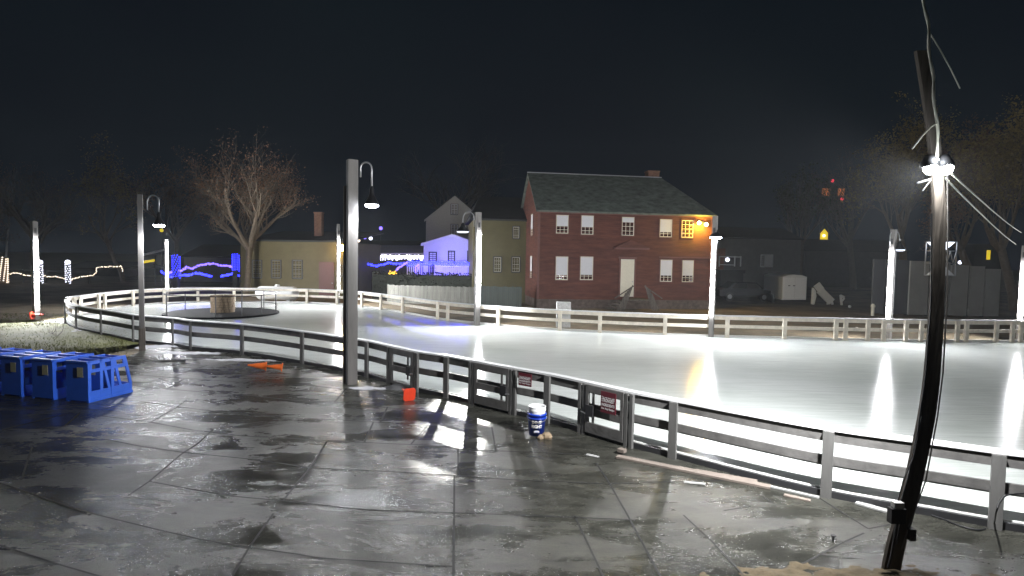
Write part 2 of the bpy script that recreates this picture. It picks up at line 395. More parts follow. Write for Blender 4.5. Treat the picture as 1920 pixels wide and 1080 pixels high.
def heap(name, c, rx, ry, h, material, seed=0, n=26, rz=0, freq=2.0, **tg):
    mb = MB(); vs = []; ca, sa = math.cos(rz), math.sin(rz)
    for j in range(n + 1):
        for i in range(n + 1):
            u, v = i / n * 2 - 1, j / n * 2 - 1; x, y = u * rx, v * ry
            r = math.sqrt(u * u + v * v)
            q = noise.fractal(Vector((x * freq + seed * 7.1, y * freq, seed)), .8, 2.0, 5)
            z = h * (1 - r * r * 1.15) * .8 + q * h * .6 - h * .15
            if r > 1: z = -.03
            vs.append((c[0] + x * ca - y * sa, c[1] + x * sa + y * ca, max(z, -.03) + (c[2] if len(c) > 2 else 0)))
    mb.add(vs, [(j * (n + 1) + i, j * (n + 1) + i + 1, (j + 1) * (n + 1) + i + 1, (j + 1) * (n + 1) + i) for j in range(n) for i in range(n)])
    o = mb.build(name, material, smooth=True); tag(o, **tg); return o
c = G(1640, 1110); heap('soil_patch', (c.x, c.y), 1.9, .55, .045, M['soil'], 3, n=70, freq=5, kind='structure')
c = G(90, 628); heap('grass_patch', (c.x - .6, c.y + .3), 5.2, 4.2, .05, M['grass'], 5, n=40, freq=1.2, kind='structure')
for i, (px, py, rx, ry) in enumerate([(298, 650, .7, .42), (190, 618, 1.5, 1.3), (140, 600, 1.1, 1.2), (355, 662, 1.2, .25), (450, 675, 1.2, .2), (690, 728, .5, .16)]):
    c = G(px, py); heap('snow_patch', (c.x, c.y), rx, ry, .04, M['snow'], 11 + i, n=34, freq=3, kind='stuff', cat='snow',
                        label=['bright white snow heap at the foot of the left timber lamp post', 'thin grey snow outside the left bend of the rink fence', 'thin snow beside the far left end of the rink fence',
                               'snow strip along the left part of the near fence', 'snow streak below the near fence above the orange cones', 'small snow scrap right of the tall timber lamp post'][i])
# grass blades
random.seed(4); gm = MB()
for k in range(5200):
    px = random.uniform(-20, 238); py = random.uniform(588, 664)
    if py > 664 - max(0, 60 - px) * .2: continue
    if random.random() < .35 and noise.noise(Vector((px * .03, py * .1, 0))) < 0: continue
    g = G(px, py); hh = random.uniform(.03, .10); a = random.uniform(0, 6.28); dx, dy = math.cos(a) * .012, math.sin(a) * .012
    gm.add([(g.x - dx, g.y - dy, 0), (g.x + dx, g.y + dy, 0), (g.x + random.uniform(-.05, .05), g.y + random.uniform(-.05, .05), hh)], [(0, 1, 2)])
tag(gm.build('grass', M['grass']), 'short yellow green winter grass left of the rink', 'grass', kind='stuff')

# ------------------------------------------------------------------ near fence
def fence_post(mb, p, t, w, d, z0, z1):
    mb.box((p.x, p.y, (z0 + z1) / 2), (w, d, z1 - z0), math.atan2(t.y, t.x))
p0 = near[20]
nf = thing('rink_fence', 'dark grey wooden rail fence along the near edge of the ice rink', 'fence', (p0.x, p0.y, 0))
def part_path(path, a, b):   # sub path between image columns
    pa, _ = at_px(path, a); pb, _ = at_px(path, b)
    def col_(p):
        q = Vector((p.x, p.y, HF)) - C0; return 960 + F * q.dot(rt) / q.dot(fwd)
    return [pa] + [p for p in path if a < col_(p) < b] + [pb]
# whole path runs left to right; normal (left of travel) points to the rink
mb = MB(); sweep(mb, near[2:], HF - .035, HF, .15, .0); mb.build('cap_rail', M['cap'], nf)
mb = MB(); sweep(mb, near[2:], HF - .185, HF - .037, .045, -.03); mb.build('top_rail', M['woodh'], nf)
mb = MB(); sweep(mb, near[2:], .43, .55, .04, -.012); sweep(mb, near[2:], .395, .50, .04, .04); mb.build('middle_rail', M['woodh'], nf)
mb = MB(); sweep(mb, near[2:], .0, .085, .05, -.03); mb.build('bottom_rail', M['black'], nf)
mb = MB(); sweep(mb, near[2:], .0, .08, .02, .08); mb.build('kick_strip', M['white'], nf)
for px in [126, 147, 193.5, 254, 328, 361, 458, 571, 693, 842, 1032, 1268, 1556, 1870]:
    p, t = at_px(near, px); q = p + Vector((t.y, -t.x, 0)) * .085
    mb = MB(); fence_post(mb, q, t, .07 if px < 400 else .13, .05, 0, HF - .04); mb.build('post', M['fpost'], nf)
def gate(a, b, side, kick):
    pa, ta = at_px(near, a); pb, tb = at_px(near, b); d = (pb - pa).normalized(); out = Vector((d.y, -d.x, 0)); rz = math.atan2(d.y, d.x)
    for p in (pa, pb):
        for s in (-.05, .05):
            mb = MB(); q = p + out * .09 + d * s; mb.box((q.x, q.y, HF / 2 - .02), (.06, .06, HF - .04), rz); mb.build('post', M['fpost'], nf)
    mb = MB(); L = (pb - pa).length
    def bar(s0, s1, z0, z1, dep=.045, o=.105):
        q = pa + d * ((s0 + s1) / 2) + out * o; mb.box((q.x, q.y, (z0 + z1) / 2), (s1 - s0, dep, z1 - z0), rz)
    e0, e1 = .1, L - .1
    bar(e0, e0 + .06, .06, .9); bar(e1 - .06, e1, .06, .9); bar(e0 + .061, e1 - .061, .78, .9); bar(e0 + .061, e1 - .061, .37, .50)
    bar(e0 + .061, e1 - .061, .06, .24 if kick else .12)
    xs = e1 - .2 if side == 'r' else e0 + .14
    bar(xs, xs + .035, .241, .369, .03); bar(xs, xs + .035, .501, .779, .03)
    g = mb.build('gate', M['woodh'], nf)
    mb = MB(); lx = (e1 - .11) if side == 'r' else (e0 + .11)
    q = pa + d * lx + out * .145; mb.box((q.x, q.y, .455), (.16, .03, .2), rz); mb.build('latch_plate', M['black'], g)
    mb = MB(); q2 = pa + d * (lx + (.08 if side == 'r' else -.08)) + out * .17
    mb.tube([q2 + Vector((0, 0, .40)), q2 + d * (.1 if side == 'r' else -.1) + Vector((0, 0, .42))], .012, 6); mb.build('latch_bolt', M['steel'], g)
    return pa, d, out, L
gate(736, 786, 'r', False); gate(891, 968, 'r', True); g3 = gate(1099, 1187, 'l', True)

def text_mesh(body, size, align='CENTER', bold=False):
    cu = bpy.data.curves.new('lettering', 'FONT'); cu.body = body; cu.size = size; cu.align_x = align; cu.resolution_u = 2
    if bold: cu.offset = size * .03
    o = bpy.data.objects.new('lettering', cu); col.objects.link(o)
    dg = bpy.context.evaluated_depsgraph_get(); me = bpy.data.meshes.new_from_object(o.evaluated_get(dg))
    vs = [v.co.copy() for v in me.vertices]; fs = [tuple(p.vertices) for p in me.polygons]
    bpy.data.objects.remove(o); bpy.data.curves.remove(cu); bpy.data.meshes.remove(me)
    return vs, fs
def sign(pxl, pxr, ztop, zbot, label):
    pa, t = at_px(near, pxl); pb, _ = at_px(near, pxr); d = (pb - pa).normalized(); out = Vector((d.y, -d.x, 0)); c = (pa + pb) / 2 + out * .155
    w_ = (pb - pa).length; h_ = ztop - zbot; rz = math.atan2(d.y, d.x)
    s = thing('rink_sign', label, 'sign', (c.x, c.y, zbot), 'maroon signs on the rink gates')
    mb = MB(); mb.box((c.x, c.y, (ztop + zbot) / 2), (w_, .012, h_), rz); mb.build('sign_board', M['maroon'], s)
    for body, sz, zc in (('The only bank with', .085, .70), ('STRONGEST', .22, .52), ('INGREDIENTS', .18, .32), ('For Any Recipe', .13, .16)):
        mb = MB()
        vs, fs = text_mesh(body, sz * h_ * 1.0, bold=True)
        x0 = min(v.x for v in vs); x1 = max(v.x for v in vs); k = w_ * .86 / (x1 - x0)
        mb.add([c + d * (v.x * k) + out * .009 + Vector((0, 0, zbot - c.z + zc * h_ + v.y)) for v in vs], fs)
        mb.build('lettering', M['ink'], s)
sign(982, 1006, .88, .64, 'small shadowed maroon sign above the white and blue buckets')
sign(1138, 1166, .86, .50, 'larger maroon sign with pale lettering on the gate right of the buckets')

# ------------------------------------------------------------------ far fence
ff = thing('rink_fence', 'pale lit wooden rail fence along the far edge of the ice rink', 'fence', tuple(far[30].to_tuple()))
mb = MB(); sweep(mb, far[2:], HF - .04, HF, .14, 0); mb.build('cap_rail', M['cap'], ff)
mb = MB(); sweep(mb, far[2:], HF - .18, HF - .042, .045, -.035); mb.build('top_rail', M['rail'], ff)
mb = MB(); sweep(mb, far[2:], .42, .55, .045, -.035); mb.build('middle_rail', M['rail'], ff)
mb = MB(); sweep(mb, far[2:], .0, .13, .05, -.035); mb.build('kick_board', M['white'], ff)
for px in [135, 147, 181, 192.5, 246, 306, 371, 440, 577, 634, 681, 717, 758, 824, 843, 937, 1051, 1126, 1247, 1363, 1470, 1566, 1584, 1625.5, 1655, 1696.5, 1725, 1792, 1809, 1865, 1895, 1911]:
    p, t = at_px(far, px); q = p + Vector((-t.y, t.x, 0)) * .04 * -1
    q = p + Vector((t.y, -t.x, 0)) * .105
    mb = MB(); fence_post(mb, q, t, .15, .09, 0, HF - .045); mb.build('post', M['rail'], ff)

# ------------------------------------------------------------------ lamp posts
def goose(root, a, px_pole, px_l, y_arc, y_l, yy, on, sz=13):
    """a hooked arm with a bell shade, drawn in the plane y = yy"""
    n = 12; pts = []
    x0, x1 = px_pole, px_l
    pts.append(Y(x0, y_arc + 28, yy))
    for i in range(n + 1):
        an = math.pi * (1 - i / n); pts.append(Y((x0 + x1) / 2 + (x1 - x0) / 2 * -math.cos(math.pi - an) * -1 if False else x0 + (x1 - x0) * (1 - math.cos(math.pi * i / n)) / 2,
                                     y_arc + 12 * (13 / 13) * (1 - math.sin(math.pi * i / n)), yy))
    base = Y(x1, y_l, yy); sc = yy / F
    hh = (y_l - y_arc) * sc
    pts.append(base + Vector((0, 0, hh * .42)))
    mb = MB(); mb.tube(pts, .02, 8); mb.build('hooked_arm', M['steel'], root, True)
    r = sz * sc
    mb = MB(); mb.lathe(base, [(r * 1.0, .0), (r * 1.02, .03), (r * .8, .10), (r * .45, .2), (r * .32, .26), (r * .3, hh * .36), (r * .16, hh * .43)], 20, closed=False)
    mb.lathe(base + Vector((0, 0, .012)), [(r * .97, 0), (r * .97, .01)], 20); mb.build('shade', M['metal'], root, True)
    mb = MB(); mb.lathe(base + Vector((0, 0, -.012)), [(r * .6, -.05), (r * .85, -.03), (r * .93, .0), (r * .93, .02)], 20)
    mb.build('lamp_diffuser', E['disc'] if on else E['dim'], root)
    if on:
        lamp('SPOT', base + Vector((0, 0, -.06)), on, (.97, .98, 1), root, 'lamp_light', spot_size=R(165), spot_blend=.6, shadow_soft_size=.12, aim=(0, 0, -1))
def post(root, base, ztop, w_, d_, mt, name='post', rz=0, z0=-.05, dx=0, dy=0):
    mb = MB(); mb.box((base.x + dx, base.y + dy, (ztop + z0) / 2), (w_, d_, ztop - z0), rz); return mb.build(name, mt, root)
RC = Vector((3, 16, 0))
def strip_post(px, pyb, ytop, s0, s1, label, goose_arg=None, wd=.16, yy=None, off=0):
    b = G(px, pyb); yy = b.y
    t = thing('strip_light_post', label, 'lamp post', (b.x, b.y, 0), 'timber posts with white light strips around the rink')
    z = Y(px, ytop, yy).z; za = Y(px, s0, yy).z; zb_ = Y(px, s1, yy).z
    lean = Y(px, ytop, yy).x - b.x
    d = (RC - b); d.z = 0; d.normalize(); rz = math.atan2(d.y, d.x) + math.pi / 2
    post(t, b, z, wd, wd, M['wood'], rz=rz)
    q = b + d * (wd / 2 + .03) + Vector((-d.y, d.x, 0)) * off
    mb = MB(); mb.box((q.x, q.y, (za + zb_) / 2), (.055, .05, za - zb_), rz); mb.build('light_strip', E['strip2' if 100 < px < 700 else 'strip'], t)
    q = b + d * (wd / 2 + .02)
    mb = MB(); mb.box((q.x, q.y, za + .42), (.07, .035, .22), rz); mb.build('control_box', M['black'], t)
    if goose_arg: goose(t, b, *goose_arg[:4], yy, goose_arg[4], goose_arg[5])
    return t
strip_post(68, 598, 415, 450, 575, 'white strip light post farthest left, beside the wrapped garland posts', wd=.2)
strip_post(313, 569, 449, 452, 541, 'white strip light post beside the blue light curtain', wd=.16)
strip_post(634, 572, 420, 449, 545, 'white strip light post in front of the mustard building', wd=.15)
fpost = strip_post(894, 612, 398, 440, 568, 'strip light post with a hooked lamp beside the violet lit cottage', (889, 868, 397, 434, 0, 12), wd=.22, off=.05)
fq = G(894, 612); fz = Y(894, 446, fq.y).z; ft = G(850, 784) - Vector((fq.x, fq.y - .3, fz))
lamp('SPOT', (fq.x, fq.y - .3, fz), 15000, (1, .99, .93), fpost, 'strip_spot', spot_size=R(5.6), spot_blend=.35, shadow_soft_size=.05, aim=tuple(ft))
strip_post(1333, 634, 405, 452, 588, 'strip light post with a lit hooked lamp at the corner of the red house', (1337, 1342, 408, 445, 260, 11), wd=.17)
strip_post(1665, 638, 430, 472, 596, 'strip light post in front of the grey panels', (1669, 1686, 432, 468, 0, 10), wd=.19)
strip_post(1912, 640, 460, 497, 600, 'strip light post farthest right, tied to the overhead cables', wd=.2)

b = G(267, 657)
t = thing('lamp_post', 'timber lamp post with a hooked lamp left of the stone fire pit', 'lamp post', (b.x, b.y, 0), 'timber posts with a hooked lamp on the near side')
post(t, b, Y(267, 365, b.y).z, .14, .14, M['wood'], rz=.5)
mb = MB(); mb.box((b.x, b.y, .35), (.17, .17, .7), .5); mb.build('post_sleeve', M['darkpole'], t)
goose(t, b, 276, 298, 366, 422, b.y, 1300, 10)
b = G(659, 720)
t = thing('lamp_post', 'tall timber lamp post standing in front of the near rink fence', 'lamp post', (b.x, b.y, 0), 'timber posts with a hooked lamp on the near side')
post(t, b, Y(666, 300, b.y).z, .23, .2, M['wood'], rz=.55)
post(t, b, Y(652, 348, b.y).z, .14, .10, M['darkpole'], 'backing_post', rz=.55, dx=-.16, dy=.12, z0=0)
goose(t, b, 676, 697, 304, 384, b.y, 950, 13)

# right foreground pole (bowed timber)
bY = G(1676, 1068).y
axis = [(1672, 1072, 34), (1683, 1020, 34), (1700, 960, 33), (1719, 885, 32), (1743, 762, 30), (1755, 640, 27), (1762, 480, 24), (1763, 390, 22), (1759, 320, 21), (1747, 210, 21), (1729, 96, 21)]
b = Y(1672, 1072, bY)
kp = thing('floodlight_post', 'dark leaning timber post in the right foreground carrying two floodlights', 'lamp post', (b.x, b.y, 0))
pts = [Y(x - 3, y, bY) for x, y, _ in axis]; pts[0].z = -.05
sp = smooth_path(pts, 5); wid = []
for i in range(len(axis) - 1):
    for k in range(5): wid.append(axis[i][2] + (axis[i + 1][2] - axis[i][2]) * k / 5)
wid.append(axis[-1][2])
mb = MB(); k0 = 0
for i, p in enumerate(sp):
    h = (wid[i] - 1.5) / F * bY / 2
    for a_, b_ in ((-h, -.022), (h, -.022), (h, .022), (-h, .022)): mb.v.append(p + Vector((a_, b_, 0)))
    if i:
        for j in range(4):
            a1 = (i - 1) * 4 + j; b1 = (i - 1) * 4 + (j + 1) % 4; mb.f.append((a1, b1, b1 + 4, a1 + 4))
mb.f.append((3, 2, 1, 0)); e = (len(sp) - 1) * 4; mb.f.append((e, e + 1, e + 2, e + 3))
mb.build('post', M['darkpole'], kp)
fy = bY - .12
for i, px in enumerate((1742, 1771)):
    c = Y(px, 310, fy)
    mb = MB(); mb.lathe(c, [(.075, -.02), (.078, .02), (.05, .07), (.03, .1)], 18); h_ = mb.build('flood_head', M['black'], kp, True)
    mb = MB(); mb.ball(c + Vector((0, -.02, -.03)), .062, 14, 8); mb.build('flood_lens', E['flood'], h_, True)
mb = MB(); mb.beam(Y(1742, 300, fy + .03), Y(1771, 300, fy + .03), .03, .03); mb.beam(Y(1757, 300, fy), Y(1757, 300, fy + .14), .03, .03); mb.build('bracket', M['steel'], kp)
for px, ax in ((1742, (-.55, .6, -.33)), (1771, (.7, .6, -.33))):
    lamp('SPOT', Y(px, 318, fy + .25), 4300, (.98, .99, 1), kp, 'flood_light', spot_size=R(150), spot_blend=.7, shadow_soft_size=.06, aim=ax)
lamp('SPOT', Y(1757, 320, bY - .035), 330, (1, .98, .94), kp, 'flood_light', spot_size=R(160), spot_blend=.7, shadow_soft_size=.06, aim=(-.5, -.25, -.6))
lamp('POINT', Y(1757, 300, bY - .2), 12, (.9, .95, 1), kp, 'flood_spill', shadow_soft_size=.05)
def kbox(name, px0, py0, px1, py1, yy, dep, mt):
    a = Y(px0, py0, yy); b = Y(px1, py1, yy); mb = MB(); mb.box(((a.x + b.x) / 2, yy, (a.z + b.z) / 2), (abs(b.x - a.x), dep, abs(a.z - b.z))); return mb.build(name, mt, kp)
kbox('junction_box', 1668, 952, 1694, 980, bY - .11, .07, M['black'])
kbox('outlet_cover', 1674, 941, 1692, 951, bY - .11, .06, M['white'])
kbox('socket_box', 1703, 990, 1713, 1012, bY - .04, .07, M['black'])
mb = MB(); mb.tube([Y(1686, 950, bY - .06), Y(1700, 905, bY - .06), Y(1706, 880, bY - .035), Y(1722, 800, bY - .035), Y(1736, 700, bY - .035), Y(1746, 560, bY - .035), Y(1747, 400, bY - .035)], .008, 6)
mb.tube([Y(1681, 950, bY - .06), Y(1694, 900, bY - .06), Y(1712, 860, bY - .06), Y(1729, 780, bY - .035)], .006, 6)
mb.build('power_cord', M['blackcable'], kp)
mb = MB(); mb.tube([Y(1776, 320, bY - .03), Y(1777, 420, bY - .03), Y(1776, 560, bY - .03), Y(1768, 700, bY - .03), Y(1758, 780, bY - .03), Y(1736, 900, bY - .03), Y(1714, 960, bY - .03), Y(1690, 1030, bY - .03)], .007, 6); mb.build('conduit', M['wood'], kp)
mb = MB(); mb.tube([Y(1682, 980, bY - .06), Y(1672, 1040, bY - .06), Y(1666, 1064, bY - .06)], .014, 6); mb.tube([Y(1688, 980, bY - .06), Y(1681, 1020, bY - .06)], .009, 6); mb.build('lower_conduit', M['metal'], kp)
mb = MB(); mb.beam(Y(1720, 343, bY - .15), Y(1745, 336, bY - .1), .015, .015); mb.beam(Y(1730, 358, bY - .15), Y(1745, 338, bY - .1), .006, .006); mb.build('zip_tie', M['white'], kp)
# cables at the top
random.seed(8)
def strand(pl, yy, r, j, seed):
    random.seed(seed); pts = [Y(x, y, yy) for x, y in pl]; pts = smooth_path(pts, 4)
    return [p + Vector((math.sin(i * .9 + seed * 2) * j, math.cos(i * .9 + seed) * j * .6, 0)) for i, p in enumerate(pts)]
cy = bY - .14; mb = MB()
for s_ in range(3): mb.tube(strand([(1728, -60), (1734, 10), (1741, 60), (1746, 120), (1751, 170), (1756, 230), (1758, 300)], cy, .01, .014 - .002 * s_, s_ * 3 + 1), .010, 6)
o = mb.build('cable_bundle', M['cable'], smooth=True); tag(o, 'pale twisted cable bundle rising above the twin floodlights', 'cable')
mb = MB(); mb.tube([Y(1745, 64, cy), Y(1762, 92, cy), Y(1783, 130, cy), Y(1800, 166, cy)], .006, 6); tag(mb.build('loose_cable', M['cable']), 'stiff loose cable end slanting right from the cable bundle', 'cable')
mb = MB(); mb.tube([Y(1757, 231, cy), Y(1745, 238, cy), Y(1728, 256, cy), Y(1710, 279, cy)], .007, 6); tag(mb.build('loose_cable', M['cable']), 'short loose cable end curving down left just above the floodlights', 'cable')
for i, (a, b_) in enumerate((((1764, 326), (1905, 458)), ((1776, 318), (1915, 436)))):
    A = Y(*a, bY); B = Y(*b_, G(1912, 640).y); mb = MB()
    mb.tube([A.lerp(B, k / 12) + Vector((0, 0, -.18 * 4 * (k / 12) * (1 - k / 12) * .3)) for k in range(13)], .010, 5)
    tag(mb.build('overhead_cable', M['cable']), ('lower' if i == 0 else 'upper') + ' of the two overhead cables running right from the floodlight post', 'cable')

# ------------------------------------------------------------------ fire pit on the ice
c = G(418, 590); c.z = .05
fp = thing('fire_pit_deck', 'round dark deck with a thin railing standing on the ice', 'platform', tuple(c))
mb = MB(); mb.lathe(c, [(2.6, .002), (2.6, .07), (2.5, .09)], 56); mb.build('deck', M['deck'], fp)
def ring(mb, r, z, rad, a0=0, a1=360):
    mb.tube([c + Vector((r * math.cos(R(a)), r * math.sin(R(a)), z)) for a in range(a0, a1 + 1, 6)], rad, 5)
mb = MB(); ring(mb, 2.5, 1.02, .022, 0, 360); mb.build('top_rail', M['metal'], fp)
mb = MB(); ring(mb, 2.5, .42, .016, 20, 200); ring(mb, 2.5, .42, .016, 330, 380); mb.build('middle_rail', M['metal'], fp)
for a in (8, 35, 65, 95, 125, 160, 195, 228, 290, 315, 338):
    mb = MB(); p = c + Vector((2.5 * math.cos(R(a)), 2.5 * math.sin(R(a)), 0)); mb.tube([p + Vector((0, 0, .08)), p + Vector((0, 0, 1.02))], .022, 6); mb.build('post', M['metal'], fp)
ps = thing('stone_fire_pit', 'round tan stone fire pit in the middle of the dark deck', 'fire pit', (c.x, c.y, c.z + .09))
random.seed(2); mb = MB(); z = c.z + .09
mb2 = MB(); mb2.lathe((c.x, c.y, z), [(.50, 0), (.50, .78), (.34, .78), (.34, .3)], 28); mb2.build('core', M['mortar'], ps)
row = 0
while z < c.z + .88:
    hh = random.uniform(.09, .15); a = random.random()
    while a < 6.28 + .0:
        da = random.uniform(.25, .6); r = .545 + random.uniform(-.015, .02)
        pp = [(r * math.cos(a + .02), r * math.sin(a + .02)), (r * math.cos(a + da / 2), r * math.sin(a + da / 2)), (r * math.cos(a + da - .02), r * math.sin(a + da - .02)), (.46 * math.cos(a + da - .02), .46 * math.sin(a + da - .02)), (.46 * math.cos(a + .02), .46 * math.sin(a + .02))]
        mb.prism([(c.x + x, c.y + y, z) for x, y in pp], (0, 0, hh - .015)); a += da
    z += hh
mb.build('stones', M['stone'], ps)

# ------------------------------------------------------------------ propane tank, cabinet
c = Y(520, 556, 37.0); c.z = .52
tk = thing('gas_tank', 'white horizontal gas tank behind the far rink fence', 'tank', (c.x, c.y, 0))
mb = MB(); pr = []
for i in range(7): a = math.pi / 2 * i / 6; pr.append((max(.002, .44 * math.sin(a)), -1.38 + .36 * (1 - math.cos(a))))
for i in range(6, -1, -1): a = math.pi / 2 * i / 6; pr.append((max(.002, .44 * math.sin(a)), 1.38 - .36 * (1 - math.cos(a))))
mb.lathe((0, 0, 0), pr, 24); mb.v = [Vector((c.x + v.z, c.y + v.y, c.z + v.x)) for v in mb.v]; mb.build('tank_body', M['tank'], tk, True)
mb = MB(); mb.lathe((c.x, c.y, c.z + .42), [(.16, 0), (.16, .1), (.1, .15)], 14); mb.build('valve_dome', M['tank'], tk, True)
for s in (-.8, .8): mb = MB(); mb.box((c.x + s, c.y, .05), (.2, .6, .12)); mb.build('foot', M['steel'], tk)
a = Y(1045, 567, 25.6); b_ = Y(1071, 567, 25.6)
cb = thing('utility_cabinet', 'white utility cabinet behind the far fence in front of the red house', 'cabinet', ((a.x + b_.x) / 2, 25.9, 0))
mb = MB(); mb.box(((a.x + b_.x) / 2, 25.9, a.z / 2), (b_.x - a.x, .45, a.z)); mb.build('cabinet_body', M['blindgrey'], cb)
mb = MB(); mb.box(((a.x + b_.x) / 2, 25.66, a.z / 2), (b_.x - a.x - .06, .02, a.z - .12)); mb.build('door', M['blindgrey'], cb)

# ------------------------------------------------------------------ skating aids
def make_aid():
    t = thing('skating_aid', 'x', 'skating aid', (0, 0, 0), 'blue skating aids parked in rows')
    W = .28; th = .03
    mb = MB()
    mb.prism([(-W, 0, .03), (W - .0, 0, .03), (W, 0, .84), (-W, 0, .84)], (0, th, 0)); mb.prism([(-W, -.02, .80), (W, -.02, .80), (W, -.02, .845), (-W, -.02, .845)], (0, .07, 0))
    mb.build('front_panel', M['blue'], t)
    for s in (-1, 1):
        mb = MB(); x = W * s - (th if s > 0 else 0)
        def q(*p): mb.prism([(x, a, b) for a, b in p], (th, 0, 0))
        y0 = th
        q((y0, .03), (.50, .03), (.50, .22), (y0, .22)); q((y0, .22), (.07, .22), (.07, .60), (y0, .60)); q((.44, .22), (.50, .22), (.415, .60), (.355, .60))
        q((y0, .60), (.415, .60), (.40, .67), (y0, .67)); q((y0, .67), (.09, .67), (.09, .77), (y0, .77)); q((.30, .67), (.40, .67), (.375, .77), (.29, .77)); q((y0, .77), (.375, .77), (.35, .84), (y0, .84))
        mb.prism([(x - .012, -.0, 0), (x - .012, .51, 0), (x - .012, .51, .05), (x - .012, -.0, .05)], (th + .024, 0, 0))
        mb.build('side_panel', M['blue'], t)
        
    mb = MB(); mb.tube([(-W + .03, .36, .80), (W - .03, .36, .80)], .022, 8); mb.build('handle', M['blue'], t, True)
    mb = MB(); mb.box((0, .49, .13), (2 * W - .07, .03, .18)); mb.build('rear_brace', M['blue'], t)
    mb = MB(); mb.box((W - .17, -.023, .62), (.15, .004, .2)); mb.build('label_sticker', M['sticker'], t)
    return t
P0 = G(165, 756); P1 = G(209, 745); sd = (P1 - P0).normalized(); ang = math.atan2(sd.y, sd.x) - math.pi / 2
xd = Vector((math.cos(ang), math.sin(ang), 0)); yd = Vector((-xd.y, xd.x, 0))
proto = make_aid(); colw = ['rightmost', 'second from right', 'third from right', 'fourth from right', 'leftmost']; roww = ['nearest', 'middle', 'rear']
k = 0
random.seed(5)
for ci in range(5):
    for ri in range(3):
        if ci == 4 and ri == 0: pass
        o = proto if k == 0 else copy_tree(proto)
        k += 1
        p = P0 - xd * (.28 + ci * .86) + yd * (ri * .25 + random.uniform(-.02, .02)) + yd * (-ci * .02)
        o.location = (p.x, p.y, 0); o.rotation_euler.z = ang + random.uniform(-.03, .03)
        o['label'] = '%s blue skating aid in the %s row' % (roww[ri], colw[ci])

# ------------------------------------------------------------------ buckets, cones, scraps
bc = G(1006, 814)
bk = thing('blue_bucket', 'blue plastic bucket with white lettering standing before the rink gate', 'bucket', (bc.x, bc.y, 0))
mb = MB(); mb.lathe(bc, [(.13, .0), (.162, .36), (.172, .362), (.172, .375), (.165, .39), (.150, .39), (.125, .02)], 32); mb.build('bucket_body', M['bucket'], bk, True)
mb = MB(); mb.lathe(bc, [(.168, .30), (.176, .305), (.176, .315), (.168, .32)], 32); mb.build('bucket_rim', M['bucket'], bk, True)
mb = MB(); mb.tube([bc + Vector((.178 * math.cos(R(a)), .178 * math.sin(R(a)), .325 - .07 * math.sin(R((a - 180))))) for a in range(180, 361, 10)], .005, 6); mb.build('bail_handle', M['steel'], bk)
mb = MB()
def bend(body, size, zc, wmax, xo=0):
    vs, fs = text_mesh(body, size, bold=True); x0 = min(v.x for v in vs); x1 = max(v.x for v in vs); s = wmax / (x1 - x0)
    face = math.atan2(-bc.y, -bc.x)
    out = []
    for v in vs:
        zz = zc + v.y; rr = .13 + .032 * zz / .36 + .004; an = face + (v.x * s + xo) / rr
        out.append((bc.x + rr * math.cos(an), bc.y + rr * math.sin(an), zz))
    mb.add(out, fs)
bend('DO IT', .075, .225, .175, 0); mb.build('lettering', M['ink'], bk); mb = MB(); bend('RIGHT', .075, .15, .195, 0)
mb.build('lettering', M['ink'], bk)
mb = MB()
face = math.atan2(-bc.y, -bc.x)
def patch(pl, r_):
    mb.add([(bc.x + r_ * math.cos(face + x / r_), bc.y + r_ * math.sin(face + x / r_), z) for x, z in pl], [tuple(range(len(pl)))])
patch([(-.045, .065), (.045, .065), (.045, .09), (.025, .105), (-.025, .105), (-.045, .09)], .145); mb.build('shop_emblem', M['ink'], bk)
mb = MB(); vs, fs = text_mesh("LOWE'S", .022, bold=True)
mb.add([(bc.x + .1475 * math.cos(face + v.x / .1475), bc.y + .1475 * math.sin(face + v.x / .1475), .072 + v.y) for v in vs], fs); mb.build('emblem_lettering', M['bucket'], bk)
wb = thing('white_bucket', 'white plastic bucket nested in the top of the blue bucket', 'bucket', (bc.x, bc.y, .14))
mb = MB(); mb.lathe(bc + Vector((0, 0, .145)), [(.115, 0), (.146, .23), (.150, .28), (.156, .29), (.156, .31), (.150, .325), (.154, .345), (.160, .36), (.150, .365), (.138, .34), (.11, .03)], 32); mb.build('bucket_body', M['bucketw'], wb, True)

def cone(px, py, rz, label, mt, sc=1.0, ps=1.0):
    g = G(px, py); t = thing('traffic_cone', label, 'traffic cone', (g.x, g.y, 0), 'traffic cones lying around the rink')
    mb = MB(); mb.lathe((0, 0, 0), [(.10, .03), (.02, .46), (.015, .46)], 18); a = mb
    mb2 = MB(); mb2.prism([(-.15, -.15, 0), (-.11, -.17, 0), (.11, -.17, 0), (.15, -.15, 0), (.17, -.11, 0), (.17, .11, 0), (.15, .15, 0), (.11, .17, 0), (-.11, .17, 0), (-.15, .15, 0), (-.17, .11, 0), (-.17, -.11, 0)], (0, 0, .035))
    for v in mb2.v: v.x *= ps; v.y *= ps
    mb3 = MB(); mb3.lathe((0, 0, 0), [(.077, .17), (.058, .28), (.05, .28)], 18)
    Rm = Matrix.Rotation(rz, 3, 'Z') @ Matrix.Rotation(R(83), 3, 'Y')
    for q, nm, m_ in ((mb, 'cone_body', mt), (mb2, 'base_plate', mt), (mb3, 'white_collar' if ps == 1 else 'collar', M['white'] if ps == 1 else mt)):
        q.v = [Rm @ (v * sc) + Vector((g.x, g.y, .17 * sc * ps)) for v in q.v]; q.build(nm, m_, t)
cone(768, 752, R(125), 'red traffic cone on its side with its square base toward the camera, near first gate', M['redor'], sc=.8)
cone(500, 694, R(203), 'orange traffic cone lying flat, left one of the pair on the wet paving', M['orange'], sc=1.0, ps=.62)
cone(530, 696, R(200), 'orange traffic cone lying flat, right one of the pair on the wet paving', M['orange'], sc=.85, ps=.72)
